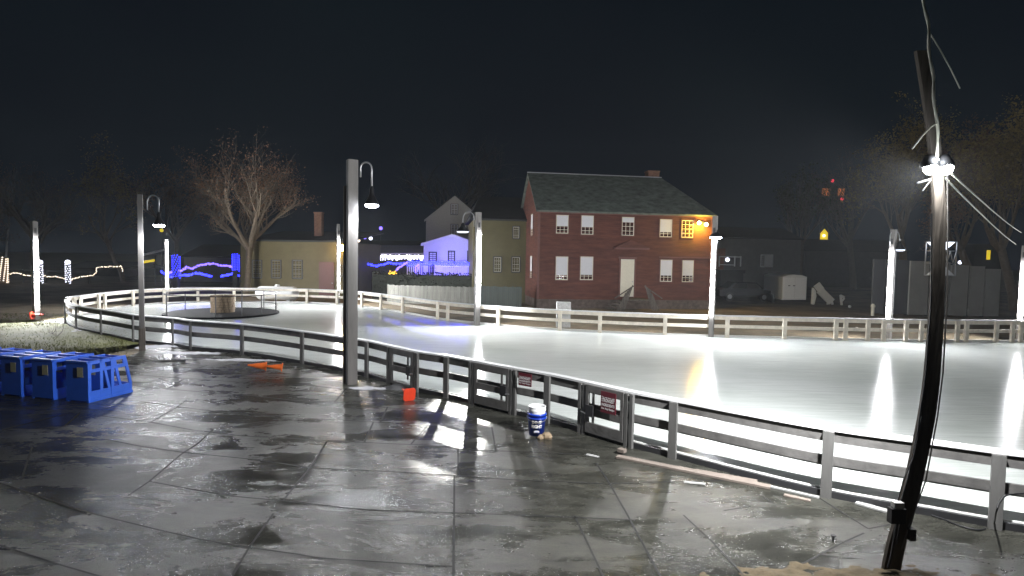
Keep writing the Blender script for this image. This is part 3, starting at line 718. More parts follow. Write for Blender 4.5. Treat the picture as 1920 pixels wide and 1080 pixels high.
cone(60, 599, R(10), 'orange traffic cone lying at the foot of the far left strip light post', M['redor'], sc=1.0)
c = G(752, 727); heap('rubber_mat', (c.x, c.y), .55, .3, .13, M['black'], 2, n=20, label='crumpled black rubber mat behind the red cone', cat='mat')
c = G(1012, 822)
for i, (dx, dy, s) in enumerate(((0.02, 0, .07), (.13, .02, .10))):
    random.seed(i + 3); mb = MB(); mb.ball((c.x + dx, c.y + dy, s * .42), s, 9, 6)
    for v in mb.v: v.z = max(0, v.z * .75); v.x += noise.noise(v * 9) * .03; v.y += noise.noise(v * 7 + Vector((3, 3, 3))) * .03
    tag(mb.build('loose_stone', M['stone'], smooth=False), ('smaller' if i == 0 else 'larger') + ' tan stone lying in front of the blue bucket', 'stone')
def plank(a, b_, w_, h_, label, z=0, mt='plank'):
    A = G(*a); B = G(*b_); A.z = B.z = z + h_ / 2 + .005; mb = MB(); mb.beam(A, B, w_, h_); tag(mb.build('wood_plank', M[mt]), label, 'plank', 'scrap lumber along the near fence')
plank((1157, 858), (1445, 916), .12, .03, 'longest pale plank lying beside the near fence')
plank((1160, 850), (1172, 853), .1, .05, 'short wood block at the left end of the longest plank', 0.031)
plank((1272, 878), (1345, 893), .07, .02, 'thin dark edged plank between the long plank and the fence')
plank((1282, 905), (1322, 909), .05, .015, 'little white strip of wood on the paving below the long plank', mt='blindgrey')
plank((1392, 902), (1536, 935), .05, .02, 'long narrow white strip at the foot of the fence', mt='blindgrey')
plank((1605, 944), (1668, 962), .10, .02, 'pale board lying left of the floodlight post', mt='blindgrey')
plank((1300, 884), (1420, 905), .09, .025, 'dull plank lying between the long plank and the fence foot')
plank((1470, 930), (1520, 941), .07, .02, 'short dull offcut right of the longest plank end')
plank((1100, 853), (1122, 858), .07, .01, 'tiny pale scrap on the paving left of the long plank', mt='blindgrey')
mb = MB(); pts = [G(x, y) + Vector((0, 0, .015)) for x, y in ((1740, 966), (1770, 976), (1800, 988), (1838, 996), (1862, 985))] + [Y(1868, 960, 5.9), Y(1876, 940, 5.95), Y(1890, 928, 6.0), Y(1930, 925, 6.1)]
mb.tube(smooth_path(pts, 5), .009, 6); tag(mb.build('power_cable', M['blackcable'], smooth=True), 'black power cable looping over the paving to the right fence post', 'cable')
mb = MB(); pts = [G(x, y) + Vector((0, 0, .012)) for x, y in ((232, 676), (247, 682), (290, 678), (340, 675))]
mb.tube(smooth_path(pts, 5), .012, 6); tag(mb.build('black_hose', M['blackcable'], smooth=True), 'thin black hose on the paving behind the skating aids', 'hose')
mb = MB(); p = G(343, 678); mb.box((p.x, p.y, .03), (.12, .07, .06)); tag(mb.build('hose_end', M['black']), 'black plug at the right end of the thin black hose', 'plug')
mb = MB(); p = G(1562, 1014); mb.lathe(p, [(.012, 0), (.012, .05), (.03, .052), (.03, .065)], 8); tag(mb.build('stake', M['blackcable']), 'small black stake in the paving left of the floodlight post', 'stake')
# dead twigs on the grass
for i, (px, py) in enumerate(((70, 612), (96, 628), (106, 632))):
    g = G(px, py); random.seed(30 + i); mb = MB()
    for k in range(4):
        a = random.uniform(0, 6.28); ln = random.uniform(.25, .6); mb.tube([g, g + Vector((math.cos(a) * ln * .5, math.sin(a) * .1, ln * .5)), g + Vector((math.cos(a) * ln * (.6 if i else 1.3), .1, ln))], [.008, .006, .003], 4)
    tag(mb.build('dead_plant', M['bark2']), ['bare dead weed leaning over the grass under the far left light post', 'upright dry weed stalk in the grass, left of two', 'upright dry weed stalk in the grass, right of two'][i], 'plant')

# ------------------------------------------------------------------ buildings
def plane_pt(A, u, n, px, py):
    d = ray(px, py); t = (A - C0).dot(n) / d.dot(n); p = C0 + d * t
    return (p - A).dot(u), p.z
def siding(mb, A, u, n, z0, z1, lo, hi, step=.14, out=.032):
    """lapped boards on a wall: n points outwards"""
    z = z0
    while z < z1 - .01:
        zt = min(z + step, z1); a0, a1 = lo((z + zt) / 2), hi((z + zt) / 2)
        b0, b1 = lo(zt - .001), hi(zt - .001); a0, a1 = lo(z), hi(z)
        if a1 > a0:
            P = lambda s, o, zz: A + u * s + n * o + Vector((0, 0, zz - A.z))
            mb.add([P(a0, out, z), P(a1, out, z), P(max(b1, b0), 0, zt), P(b0, 0, zt), P(a0, 0, z), P(a1, 0, z)], [(0, 1, 2, 3), (4, 5, 1, 0)])
        z = zt
def window(bld, A, u, n, s0, s1, z0, z1, cols=3, rows=4, blind=0, sash='white', lit=None, casing='redtrim', off=.03):
    P = lambda s, o, z: A + u * s + n * o + Vector((0, 0, z - A.z)); rz = math.atan2(u.y, u.x)
    def bar(mb, a, b, c, d, o, dep):
        q = P((a + b) / 2, o, (c + d) / 2); mb.box(q, (b - a, dep, d - c), rz)
    mb = MB(); cw = .05
    bar(mb, s0 - cw, s0, z0 - .03, z1 + .05, off + .01, .06); bar(mb, s1, s1 + cw, z0 - .03, z1 + .05, off + .01, .06)
    bar(mb, s0, s1, z1, z1 + .05, off + .012, .06); bar(mb, s0, s1, z0 - .06, z0, off + .02, .08)
    wn = mb.build('window', M[casing], bld)
    mb = MB(); t = .045
    bar(mb, s0, s0 + t, z0, z1, off, .03); bar(mb, s1 - t, s1, z0, z1, off, .03); bar(mb, s0 + t, s1 - t, z0, z0 + t, off, .03); bar(mb, s0 + t, s1 - t, z1 - t, z1, off, .03)
    for i in range(1, cols):
        x = s0 + (s1 - s0) * i / cols; bar(mb, x - .015, x + .015, z0 + t, z1 - t, off - .003, .02)
    for i in range(1, rows):
        z = z0 + (z1 - z0) * i / rows; bar(mb, s0 + t, s1 - t, z - .015, z + .015, off - .005, .018)
    mb.build('sash', M[sash], wn)
    mb = MB(); bar(mb, s0 + t * .5, s1 - t * .5, z0 + t * .5, z1 - t * .5, off - .022, .012); mb.build('pane', lit or M['glass'], wn)
    if blind:
        mb = MB(); zb_ = z1 - (z1 - z0) * blind; bar(mb, s0 + t + .002, s1 - t - .002, zb_, z1 - t - .002, off + .016, .012); mb.build('blind', M['blind'], wn)
def box_core(mb, A, u, n, L, D, z0, z1):
    a = A + Vector((0, 0, z0 - A.z)); b = a + u * L; c = b - n * D; d = a - n * D; h = Vector((0, 0, z1 - z0))
    mb.hexa([a, b, c, d], [a + h, b + h, c + h, d + h])

# red house
A = Y(1006, 560, 35.6); A.z = 0; B = Y(1331, 560, 37.2); B.z = 0
u = (B - A).normalized(); n = Vector((u.y, -u.x, 0)); Lh = (B - A).length
eave = Y(1006, 393, 35.6).z; D = 6.6
mid = A - n * (D / 2); ridge = Y(991, 326, mid.y).z
rh = thing('red_house', 'two storey red clapboard house with white blinds and a hipped right roof end', 'house', tuple(A))
mb = MB(); box_core(mb, A - n * .02, u, n, Lh, D - .04, .55, eave)
siding(mb, A, u, n, .55, eave, lambda z: 0, lambda z: Lh, .13)
gA = A - n * D; gu = n; gn = -u
siding(mb, gA, gu, gn, .55, ridge - .1, lambda z: 0 if z < eave else (z - eave) / (ridge - eave) * D / 2, lambda z: D if z < eave else D - (z - eave) / (ridge - eave) * D / 2, .13)
P = lambda s, dd, z: A + u * s - n * dd + Vector((0, 0, z))
mb.add([P(.01, .02, eave), P(.01, D - .02, eave), P(.01, D / 2, ridge - .05)], [(0, 1, 2)])
mb.build('wall', M['red'], rh)
mb = MB(); box_core(mb, A + n * .03, u, n, Lh + .02, D, -.05, .545); mb.build('foundation', M['stonef'], rh)
# trims
mb = MB(); mb.box(P(.06, -.03, (eave + .55) / 2), (.14, .05, eave - .56), math.atan2(u.y, u.x)); mb.box(P(Lh - .06, -.03, (eave + .55) / 2), (.14, .05, eave - .56), math.atan2(u.y, u.x))
mb.box(P(Lh / 2, -.05, eave - .09), (Lh, .08, .16), math.atan2(u.y, u.x)); mb.build('trim', M['redtrim'], rh)
hs, hz = plane_pt(mid, u, n, 1240, 342); 
hs = min(max(hs, Lh * .6), Lh - 2.2); o_ = .18
mb = MB(); th = .10
def slab(pts):
    mb.prism([p - Vector((0, 0, .02)) for p in pts], (0, 0, th))
fl, fr, bl, br = P(-o_, -.25, eave - .12), P(Lh + o_, -.25, eave - .12), P(-o_, D + .25, eave - .12), P(Lh + o_, D + .25, eave - .12)
rl, rr = P(-o_, D / 2, ridge), P(hs, D / 2, ridge)
slab([fl, fr, rr, rl]); slab([br, bl, rl, rr]); slab([fr, br, rr])
roof = mb.build('roof', M['slate'], rh)
mb = MB(); mb.beam(rl + Vector((0, 0, .1)), rr + Vector((0, 0, .1)), .16, .05); mb.build('ridge_cap', M['steel'], roof)
cs, cz = plane_pt(mid, u, n, 1227, 322)
mb = MB(); q = P(cs, D / 2 + .4, 0); ch = cz + .0
mb.box((q.x, q.y, (ridge - .9 + ch) / 2), (.78, .7, ch - ridge + .9), math.atan2(u.y, u.x)); mb.box((q.x, q.y, ch + .04), (.86, .78, .08), math.atan2(u.y, u.x)); mb.build('chimney', M['brick'], roof)
for x0, x1, y0, y1, bl_, rows in [(1043, 1065, 403, 438, .6, 5), (1090, 1112, 404, 440, .6, 5), (1166, 1188, 407, 442, .28, 4), (1237, 1259, 411, 445, .72, 5), (1278, 1299, 413, 446, 0, 4),
                                  (1042, 1064, 481, 525, .78, 6), (1088, 1111, 481, 525, .78, 6), (1238, 1259, 487, 528, .72, 5), (1279, 1299, 488, 529, .7, 5)]:
    a, zt = plane_pt(A, u, n, x0, y0); b_, zb_ = plane_pt(A, u, n, x1, y1); window(rh, A, u, n, a, b_, zb_, zt, 3, rows, bl_, 'cream')
for (ya, yb, sp0) in ((403, 442, 0), (480, 520, 0)):
    z1_ = Y(1000, ya, 38.0).z; z0_ = Y(1000, yb, 38.0).z
    window(rh, gA, gu, gn, 4.3, 5.1, z0_, z1_, 3, 5, .7, 'cream')
a, zt = plane_pt(A, u, n, 1164, 486); b_, _ = plane_pt(A, u, n, 1189, 486)
mb = MB(); rzz = math.atan2(u.y, u.x); q = P((a + b_) / 2, -.045, (.75 + zt) / 2); mb.box(q, (b_ - a, .05, zt - .75), rzz); dr = mb.build('door', M['cream'], rh)
mb = MB(); mb.box(P(a - .06, -.05, (.7 + zt) / 2), (.1, .07, zt - .7), rzz); mb.box(P(b_ + .06, -.05, (.7 + zt) / 2), (.1, .07, zt - .7), rzz); mb.box(P((a + b_) / 2, -.05, zt + .08), (b_ - a + .3, .08, .14), rzz); mb.build('door_frame', M['redtrim'], rh)
mb = MB(); mb.ball(P(b_ - .1, -.09, 1.7), .04, 8, 5); mb.build('door_knob', M['steel'], dr)
for cx_ in (.28, .72):
    for (z0_, z1_) in ((.95, 1.55), (1.75, 2.6)):
        pass
s0, zp = plane_pt(A, u, n, 1150, 464); s1, _ = plane_pt(A, u, n, 1216, 464); sm_, zpk = plane_pt(A, u, n, 1181, 450)
mb = MB(); mb.prism([P(s0, -.02, zp), P(s1, -.02, zp), P(sm_, -.02, zpk)], n * .22); mb.build('door_pediment', M['red'], rh)
mb = MB(); mb.box(P((s0 + s1) / 2, -.13, zp - .05), (s1 - s0, .2, .09), rzz); mb.build('pediment_shelf', M['redtrim'], rh)
sa, zz = plane_pt(A, u, n, 1236, 482); sb_, _ = plane_pt(A, u, n, 1331, 482)
mb = MB(); mb.box(P((sa + sb_) / 2, -.05, zz), (sb_ - sa, .07, .07), rzz); mb.build('belt_moulding', M['redtrim'], rh)
# entry stairs with railings
st = thing('entry_stairs', 'weathered wooden entry stairs with rails before the pale door of the red house', 'stairs', tuple(P(a, -1, 0)))
ex, _ = plane_pt(A, u, n, 1164, 560); ey, _ = plane_pt(A, u, n, 1215, 560)
mb = MB(); mb.box(P((ex + ey) / 2 - .2, -.85, .64), (ey - ex - .5, 1.5, .08), rzz); mb.build('landing', M['darkpole'], st)
for i in range(4):
    mb = MB(); mb.box(P(ex - .15 - i * .28, -.85, .5 - i * .14), (.28, 1.2, .04), rzz); mb.build('tread', M['darkpole'], st)
for s_, lean in ((ex - .3, -1), (ey - .3, 1)):
    mb = MB()
    for k in range(5):
        q0 = P(s_ + k * .13 * lean * .8, -1.55, -.0); q1 = P(s_ + k * .13 * lean * .8 - lean * .5, -1.55, 1.55 - k * .12); mb.beam(q0, q1, .05, .05)
    mb.beam(P(s_ - .55 * lean, -1.55, 1.5), P(s_ + .6 * lean, -1.55, .75), .06, .06); mb.build('railing', M['darkpole'], st)
# corner flood on the house
c1 = Y(1311, 418, 36.75); c2 = Y(1324, 421, 36.8)
fl_ = thing('wall_floodlight', 'twin warm yellow floodlight under the eave at the right corner of the red house', 'wall lamp', tuple(c1))
for q in (c1, c2):
    mb = MB(); mb.ball(q, .12, 12, 8); mb.build('bulb', E['warm'], fl_, True)
mb = MB(); mb.beam(c1 + Vector((0, .16, .1)), c2 + Vector((0, .16, .1)), .1, .1); mb.build('mount', M['metal'], fl_)
lamp('POINT', (c1 + c2) / 2 + Vector((0, -.27, -.1)), 420, (1, .66, .05), fl_, 'flood_light', shadow_soft_size=.1)

# ochre house left of the red house
A2 = Y(900, 540, 39.5); A2.z = 0; B2 = Y(985, 540, 39.9); B2.z = 0; u2 = (B2 - A2).normalized(); n2 = Vector((u2.y, -u2.x, 0)); L2 = (B2 - A2).length + .9; A2 = A2 - u2 * .5
e2 = Y(900, 412, 39.5).z
oh = thing('ochre_house', 'two storey ochre clapboard house joined to the left side of the red house', 'house', tuple(A2))
mb = MB(); box_core(mb, A2, u2, n2, L2, 7, -.05, e2); siding(mb, A2 + n2 * .01, u2, n2, .3, e2, lambda z: 0, lambda z: L2, .16); mb.build('wall', M['ochre'], oh)
mb = MB(); P2 = lambda s, d_, z: A2 + u2 * s - n2 * d_ + Vector((0, 0, z))
rz2 = Y(940, 372, 43).z
mb.prism([P2(-.3, -.25, e2 - .05), P2(L2, -.25, e2 - .05), P2(L2, 3.5, rz2), P2(.6, 3.5, rz2)], (0, 0, .12)); mb.prism([P2(L2, 7.2, e2), P2(-.3, 7.2, e2), P2(.6, 3.5, rz2), P2(L2, 3.5, rz2)], (0, 0, .12)); mb.prism([P2(-.3, 7.2, e2), P2(-.3, -.25, e2 - .05), P2(.6, 3.5, rz2)], (0, 0, .12)); mb.build('roof', M['darkroof'], oh)
for x0, x1, y0, y1 in ((962, 973, 425, 447), (926, 939, 482, 510), (960, 974, 482, 510)):
    a, zt = plane_pt(A2, u2, n2, x0, y0); b_, zb_ = plane_pt(A2, u2, n2, x1, y1); window(oh, A2, u2, n2, a, b_, zb_, zt, 3, 4, 0, 'gablewhite', casing='darkwall')

# generic gabled building facing the camera
def gable_house(name, label, px0, px1, ybase_dist, yeave, pxp, ypk, depth, wallm, roofm, wins=(), over=.2, zb=-.05, sash='white', casing='darkwall', step=.16):
    A = Y(px0, 500, ybase_dist); A.z = 0; B = Y(px1, 500, ybase_dist); B.z = 0; u = (B - A).normalized(); n = Vector((u.y, -u.x, 0)); L = (B - A).length
    ez = Y(px0, yeave, ybase_dist).z; pk = Y(pxp, ypk, ybase_dist); sp_ = (pk - A).dot(u)
    h = thing(name, label, 'house', tuple(A))
    mb = MB(); box_core(mb, A - n * .01, u, n, L, depth, zb, ez)
    P = lambda s, d_, z: A + u * s - n * d_ + Vector((0, 0, z))
    mb.prism([P(0, .01, ez), P(L, .01, ez), P(sp_, .01, pk.z)], -n * (depth - .02))
    lo = lambda z: 0 if z < ez else (z - ez) / (pk.z - ez) * sp_
    hi = lambda z: L if z < ez else L - (z - ez) / (pk.z - ez) * (L - sp_)
    siding(mb, A + n * .005, u, n, max(zb, .2), pk.z, lo, hi, step); mb.build('wall', M[wallm], h)
    mb = MB(); sl = (pk.z - ez) / sp_; sr = (pk.z - ez) / (L - sp_)
    for s0, s1, z0, z1 in ((-over, sp_, ez - over * sl, pk.z), (sp_, L + over, pk.z, ez - over * sr)):
        mb.prism([P(s0, -over, z0 + .01), P(s1, -over, z1 + .01), P(s1, -over, z1 + .14), P(s0, -over, z0 + .14)], -n * (depth + over))
    mb.build('roof', M[roofm], h)
    mb = MB(); 
    for s0, s1, z0, z1 in ((-over, sp_, ez - over * sl, pk.z), (sp_, L + over, pk.z, ez - over * sr)):
        mb.prism([P(s0, -over - .005, z0 - .1), P(s1, -over - .005, z1 - .1), P(s1, -over - .005, z1 + .10), P(s0, -over - .005, z0 + .10)], n * .04)
    mb.build('rake_board', M[wallm], h)
    for (x0, x1, y0, y1, lit) in wins:
        a, zt = plane_pt(A, u, n, x0, y0); b_, zb_ = plane_pt(A, u, n, x1, y1); window(h, A, u, n, a, b_, zb_, zt, 2, 2, 0, sash, E[lit] if lit else None, casing)
    return h, A, u, n, L
gable_house('white_gable_house', 'tall grey white gabled house rising behind the violet lit cottage', 798, 905, 56, 412, 853, 369, 12, 'gablewhite', 'darkroof', ((846, 858, 383, 402, None), (846, 858, 421, 445, None)), over=.15)
lilh, lA, lu, ln_, lL = gable_house('cottage', 'small white cottage lit violet blue by the string lights', 794, 900, 47, 458, 849, 442, 8, 'lilac', 'lilac', ((805, 818, 473, 510, None), (841, 852, 471, 500, None), (877, 892, 471, 500, None)), sash='darkwall')
# mustard building on the left
A3 = Y(452, 535, 43); A3.z = 0; B3 = Y(650, 535, 41.5); B3.z = 0; u3 = (B3 - A3).normalized(); n3 = Vector((u3.y, -u3.x, 0)); L3 = (B3 - A3).length; e3 = Y(452, 452, 43).z
mh = thing('mustard_house', 'low mustard clapboard building with a dark red door behind the far fence', 'house', tuple(A3))
P3 = lambda s, d_, z: A3 + u3 * s - n3 * d_ + Vector((0, 0, z))
mb = MB(); box_core(mb, A3, u3, n3, L3, 6, -.05, e3); siding(mb, A3 + n3 * .01, u3, n3, .2, e3, lambda z: 0, lambda z: L3, .13, .022); mb.build('wall', M['mustard'], mh)
mb = MB(); mb.prism([P3(-.2, -.25, e3), P3(L3 + .2, -.25, e3), P3(L3 + .2, 6.2, e3 + .9), P3(-.2, 6.2, e3 + .9)], (0, 0, .12)); rf = mb.build('roof', M['darkroof'], mh)
cq = Y(598, 450, 45); ct = Y(598, 400, 45).z; mb = MB(); mb.box((cq.x, 45, (cq.z - .6 + ct) / 2), (.55, .55, ct - cq.z + .6)); mb.box((cq.x, 45, ct + .04), (.63, .63, .08)); mb.build('chimney', M['brick'], rf)
for x0, x1, y0, y1 in ((474, 491, 488, 521), (510, 527, 488, 521), (549, 567, 488, 522), (637, 645, 498, 517)):
    a, zt = plane_pt(A3, u3, n3, x0, y0); b_, zb_ = plane_pt(A3, u3, n3, x1, y1); window(mh, A3, u3, n3, a, b_, zb_, zt, 3, 4, 0, 'dimwall', casing='darkwall')
a, zt = plane_pt(A3, u3, n3, 599, 491); b_, _ = plane_pt(A3, u3, n3, 627, 491); r3 = math.atan2(u3.y, u3.x)
mb = MB(); mb.box(P3((a + b_) / 2, -.05, zt / 2), (b_ - a, .06, zt), r3); dr = mb.build('door', M['redtrim'], mh); mb = MB(); mb.ball(P3(b_ - .12, -.1, 1.0), .04, 8, 5); mb.build('door_knob', M['steel'], dr)
q = Y(643, 465, 41.0)
wl = thing('wall_lamp', 'glowing warm lamp on the right end of the mustard building', 'wall lamp', tuple(q))
mb = MB(); mb.box((q.x, q.y, q.z), (.30, .2, .42)); mb.build('lantern_glass', E['warm'], wl); mb = MB(); mb.box((q.x, q.y + .02, q.z + .26), (.36, .26, .08)); mb.build('lantern_cap', M['metal'], wl)
lamp('POINT', q + Vector((0, -.4, -.1)), 110, (1, .62, .2), wl, 'lamp_light', shadow_soft_size=.1)

# background houses and sheds, dim
def plain_house(name, label, px0, px1, yd, ytop, depth, wallm, roofm, ypk=None, wins=(), zb=-.05):
    A = Y(px0, 500, yd); A.z = 0; B = Y(px1, 500, yd); B.z = 0; u = (B - A).normalized(); n = Vector((u.y, -u.x, 0)); L = (B - A).length; ez = Y(px0, ytop, yd).z
    h = thing(name, label, 'house', tuple(A)); P = lambda s, d_, z: A + u * s - n * d_ + Vector((0, 0, z))
    mb = MB(); box_core(mb, A, u, n, L, depth, zb, ez); siding(mb, A + n * .01, u, n, .2, ez, lambda z: 0, lambda z: L, .2); mb.build('wall', M[wallm], h)
    pk = Y(px0, ypk or ytop - 14, yd + depth / 2).z
    mb = MB(); mb.prism([P(-.2, -.2, ez), P(L + .2, -.2, ez), P(L + .2, depth / 2, pk), P(-.2, depth / 2, pk)], (0, 0, .12)); mb.prism([P(L + .2, depth + .2, ez), P(-.2, depth + .2, ez), P(-.2, depth / 2, pk), P(L + .2, depth / 2, pk)], (0, 0, .12)); mb.build('roof', M[roofm], h)
    for (x0, x1, y0, y1, lit) in wins:
        a, zt = plane_pt(A, u, n, x0, y0); b_, zb_ = plane_pt(A, u, n, x1, y1); window(h, A, u, n, a, b_, zb_, zt, 2, 2, 0, 'white', E[lit] if lit else None, 'white')
    return h
plain_house('dark_house', 'dim low house between the mustard building and the violet cottage', 662, 792, 60, 470, 8, 'darkwall', 'darkroof', 452)
dh = plain_house('dim_house', 'dim grey house with one pale window right of the red house', 1345, 1500, 58, 447, 9, 'dimwall', 'darkroof', 428, ((1427, 1433, 478, 500, None),))
a = Y(1434, 477, 57.9); b_ = Y(1449, 501, 57.9); mb = MB(); mb.box(((a.x + b_.x) / 2, 57.93, (a.z + b_.z) / 2), (b_.x - a.x, .06, a.z - b_.z)); mb.build('shutter', M['white'], dh)
plain_house('far_house', 'almost black house far behind the trailer', 1510, 1700, 75, 470, 9, 'darkwall', 'darkroof', 450)
lh = plain_house('far_left_house', 'dim long building beyond the garland on the left', 120, 232, 68, 503, 8, 'darkwall', 'darkroof', 490)
plain_house('grey_shed', 'dim pinkish wall behind the blue light curtain', 345, 450, 60, 482, 8, 'gablewhite', 'darkroof', 460)
# lit porch
pc = thing('porch', 'small white railed porch lit by a lamp right of the red house', 'porch', tuple(Y(1350, 500, 56)))
mb = MB()
for px in (1349, 1378, 1389): mb.box(((Y(px, 481, 56)).x, 56, Y(px, 490, 56).z), (.1, .1, 1.0))
mb.beam(Y(1349, 481, 56), Y(1389, 482, 56), .1, .1); mb.beam(Y(1349, 496, 56), Y(1378, 497, 56), .06, .08); mb.build('porch_frame', M['white'], pc)
mb = MB(); mb.ball(Y(1364, 487, 56), .2, 10, 6); mb.build('porch_lamp', E['bwhite'], pc)
mb = MB(); q = Y(1367, 505, 56.5); mb.box((q.x, q.y, q.z - .2), (2.4, 2, .3)); mb.box((q.x, q.y, (q.z - .35) / 2), (2.2, 1.6, q.z - .35)); mb.build('porch_floor', M['darkwall'], pc)
mb = MB(); q = Y(1346, 473, 57); mb.box((q.x, q.y, q.z), (1.3, .5, .75)); mb.box((q.x, q.y, (q.z) / 2 - .2), (1.1, .4, q.z - .4)); tag(mb.build('brick_chimney', M['brick']), 'short orange brick chimney peeking out right of the red house corner', 'chimney')
# towers with lit openings
tw = thing('cupola', 'yellow lit cupola glowing between the trees above the trailer', 'tower', tuple(Y(1546, 500, 90)))
a = Y(1537, 433, 90); b_ = Y(1553, 470, 90); cx_ = (a.x + b_.x) / 2
mb = MB(); mb.box((cx_, 90.9, b_.z / 2), (b_.x - a.x + .5, 1.7, b_.z)); mb.build('tower_base', M['darkwall'], tw)
mb = MB(); mb.prism([(cx_ - .6, 89.98, b_.z), (cx_ + .55, 89.98, b_.z), (cx_ + .55, 89.98, a.z - .3), (cx_, 89.98, a.z + .35), (cx_ - .6, 89.98, a.z - .4)], (0, .1, 0)); mb.build('lit_opening', E['yel'], tw)
mb = MB(); mb.ball(Y(1545, 442, 89.8), .22, 8, 6); mb.build('lamp', E['bw'], tw)
mb = MB(); mb.beam(Vector((cx_ - .8, 89.95, a.z - .5)), Vector((cx_, 89.95, a.z + 1.6)), .12, .12); mb.beam(Vector((cx_ + .8, 89.95, a.z - .5)), Vector((cx_, 89.95, a.z + 1.6)), .12, .12); mb.build('gable_frame', M['mustard'], tw)
hs_ = thing('window_house', 'dark hut with one yellow lit window beyond the grey panels', 'house', tuple(Y(1853, 500, 80)))
q = Y(1853, 478, 80); mb = MB(); mb.box((q.x, 81, (q.z + 1.5) / 2), (4, 2, q.z + 1.5)); mb.build('wall', M['darkroof'], hs_)
mb = MB(); mb.box((q.x, 79.97, q.z), (.5, .05, 1.3)); mb.build('lit_window', E['yel'], hs_)
bm = thing('beacon_platform', 'far high platform with orange lit panels and two red beacons above the trees', 'mast', tuple(Y(1562, 500, 130)))
mb = MB(); q = Y(1562, 368, 130)
for dx in (-2.5, 2.5): mb.tube([(q.x + dx, 130, 0), (q.x + dx, 130, q.z)], .15, 6)
mb.beam((q.x - 3.2, 130, q.z), (q.x + 3.2, 130, q.z), .3, .3); mb.build('mast_frame', M['metal'], bm)
for px, w_ in ((1549, 1.6), (1577, 1.2)):
    mb = MB(); q = Y(px, 360, 129.6); mb.box(q, (w_, .5, 1.6)); mb.build('lit_panel', E['or'], bm)
for px, py in ((1561, 339), (1579, 373)):
    mb = MB(); mb.ball(Y(px, py, 129.5), .33, 8, 6); mb.build('red_beacon', E['red'], bm)

# ------------------------------------------------------------------ trailer, car, panels, fences, hedge
A = Y(1466, 568, 42.0); A.z = 0; B = Y(1511, 568, 42.6); B.z = 0
tr = thing('cargo_trailer', 'white enclosed cargo trailer parked right of the red house', 'trailer', tuple(A))
u = (B - A).normalized(); back = (Y(1431, 560, 47.5) - A); back.z = 0; zt = Y(1470, 519, 42).z
a, b_, c_, d_ = A, B, B + back, A + back
mb = MB(); up_ = lambda z: Vector((0, 0, z))
mb.hexa([p + up_(.35) for p in (a, b_, c_, d_)], [p + up_(zt) for p in (a, b_, c_, d_)]); mb.build('trailer_body', M['white'], tr)
mb = MB(); m_ = (a + b_) / 2; m2 = (c_ + d_) / 2
mb.prism([a + up_(zt + .002), b_ + up_(zt + .002), b_ * .8 + a * .2 + up_(zt + .12), m_ + up_(zt + .16), a * .8 + b_ * .2 + up_(zt + .12)], back); mb.build('trailer_roof', M['white'], tr)
nn = Vector((u.y, -u.x, 0)); mb = MB()
for s0, s1 in ((.04, .48), (.52, .96)):
    p = a.lerp(b_, (s0 + s1) / 2) + nn * .02; Lw = (b_ - a).length * (s1 - s0); mb.box(p + up_((.4 + zt) / 2), (Lw, .03, zt - .5), math.atan2(u.y, u.x))
mb.build('rear_door', M['tank'], tr)
mb = MB()
for s0 in (.25, .45): mb.box(a.lerp(b_, s0) + nn * .05 + up_(1.4), (.16, .04, .06), math.atan2(u.y, u.x))
mb.build('door_latch', M['black'], tr)
for s in (0.42, .58):
    mb = MB(); q = A + back * s; q2 = q - Vector((.1, 0, 0)); mb.tube([q2 + up_(.33) - Vector((.1, 0, 0)), q2 + up_(.33) + Vector((.12, 0, 0))], .33, 16); mb.build('wheel', M['black'], tr)
cq = Y(1392, 560, 46); cq.z = 0
cr_ = thing('parked_car', 'dark car parked in shadow left of the white trailer', 'car', tuple(cq))
prof = [(-2.1, .35), (2.1, .35), (2.15, .8), (1.3, .95), (.75, 1.45), (-.9, 1.48), (-1.55, .98), (-2.15, .85)]
mb = MB(); mb.prism([(cq.x + x, cq.y - .85, z) for x, z in prof], (0, 1.7, 0)); mb.build('body', mat('dark car paint', (.02, .024, .03), .25, var=.1), cr_)
mb = MB(); mb.prism([(cq.x + x, cq.y - .86, z) for x, z in ((-1.35, 1.0), (1.1, 1.0), (.68, 1.38), (-.85, 1.4))], (0, -.01, 0)); mb.build('side_window', M['glass'], cr_)
for x in (-1.35, 1.35):
    mb = MB(); mb.tube([(cq.x + x, cq.y - .88, .33), (cq.x + x, cq.y - .62, .33)], .33, 18); wh = mb.build('wheel', M['black'], cr_); mb = MB(); mb.tube([(cq.x + x, cq.y - .9, .33), (cq.x + x, cq.y - .885, .33)], .18, 14); mb.build('rim', M['steel'], wh)
# white folded furniture right of the trailer
wf = thing('folded_bench', 'white painted bench tipped over on the dark grass right of the trailer', 'bench', tuple(Y(1540, 565, 42)))
yy = 42.0
mb = MB(); mb.beam(Y(1531, 533, yy), Y(1540, 545, yy), .5, .12, (0, 1, 0)); mb.beam(Y(1537, 544, yy), Y(1559, 566, yy), .5, .22, (0, 1, 0)); mb.build('tipped_seat', M['white'], wf)
mb = MB(); mb.prism([Y(1524, 571, yy), Y(1526, 540, yy), Y(1530, 545, yy), Y(1531, 556, yy), Y(1527, 571, yy)], (0, .3, 0)); mb.build('end_board', M['white'], wf)
mb = MB(); mb.beam(Y(1559, 562, yy), Y(1561, 571, yy), .12, .12); mb.beam(Y(1554, 562, yy), Y(1551, 571, yy), .1, .1); mb.build('leg', M['white'], wf)
mb = MB(); mb.beam(Y(1576, 553, yy), Y(1578, 572, yy), .1, .16); mb.beam(Y(1576, 554, yy), Y(1583, 558, yy), .1, .16); mb.beam(Y(1578, 565, yy), Y(1583, 559, yy), .1, .1); tag(mb.build('white_post', M['white']), 'short white bracketed post right of the tipped white bench', 'post')
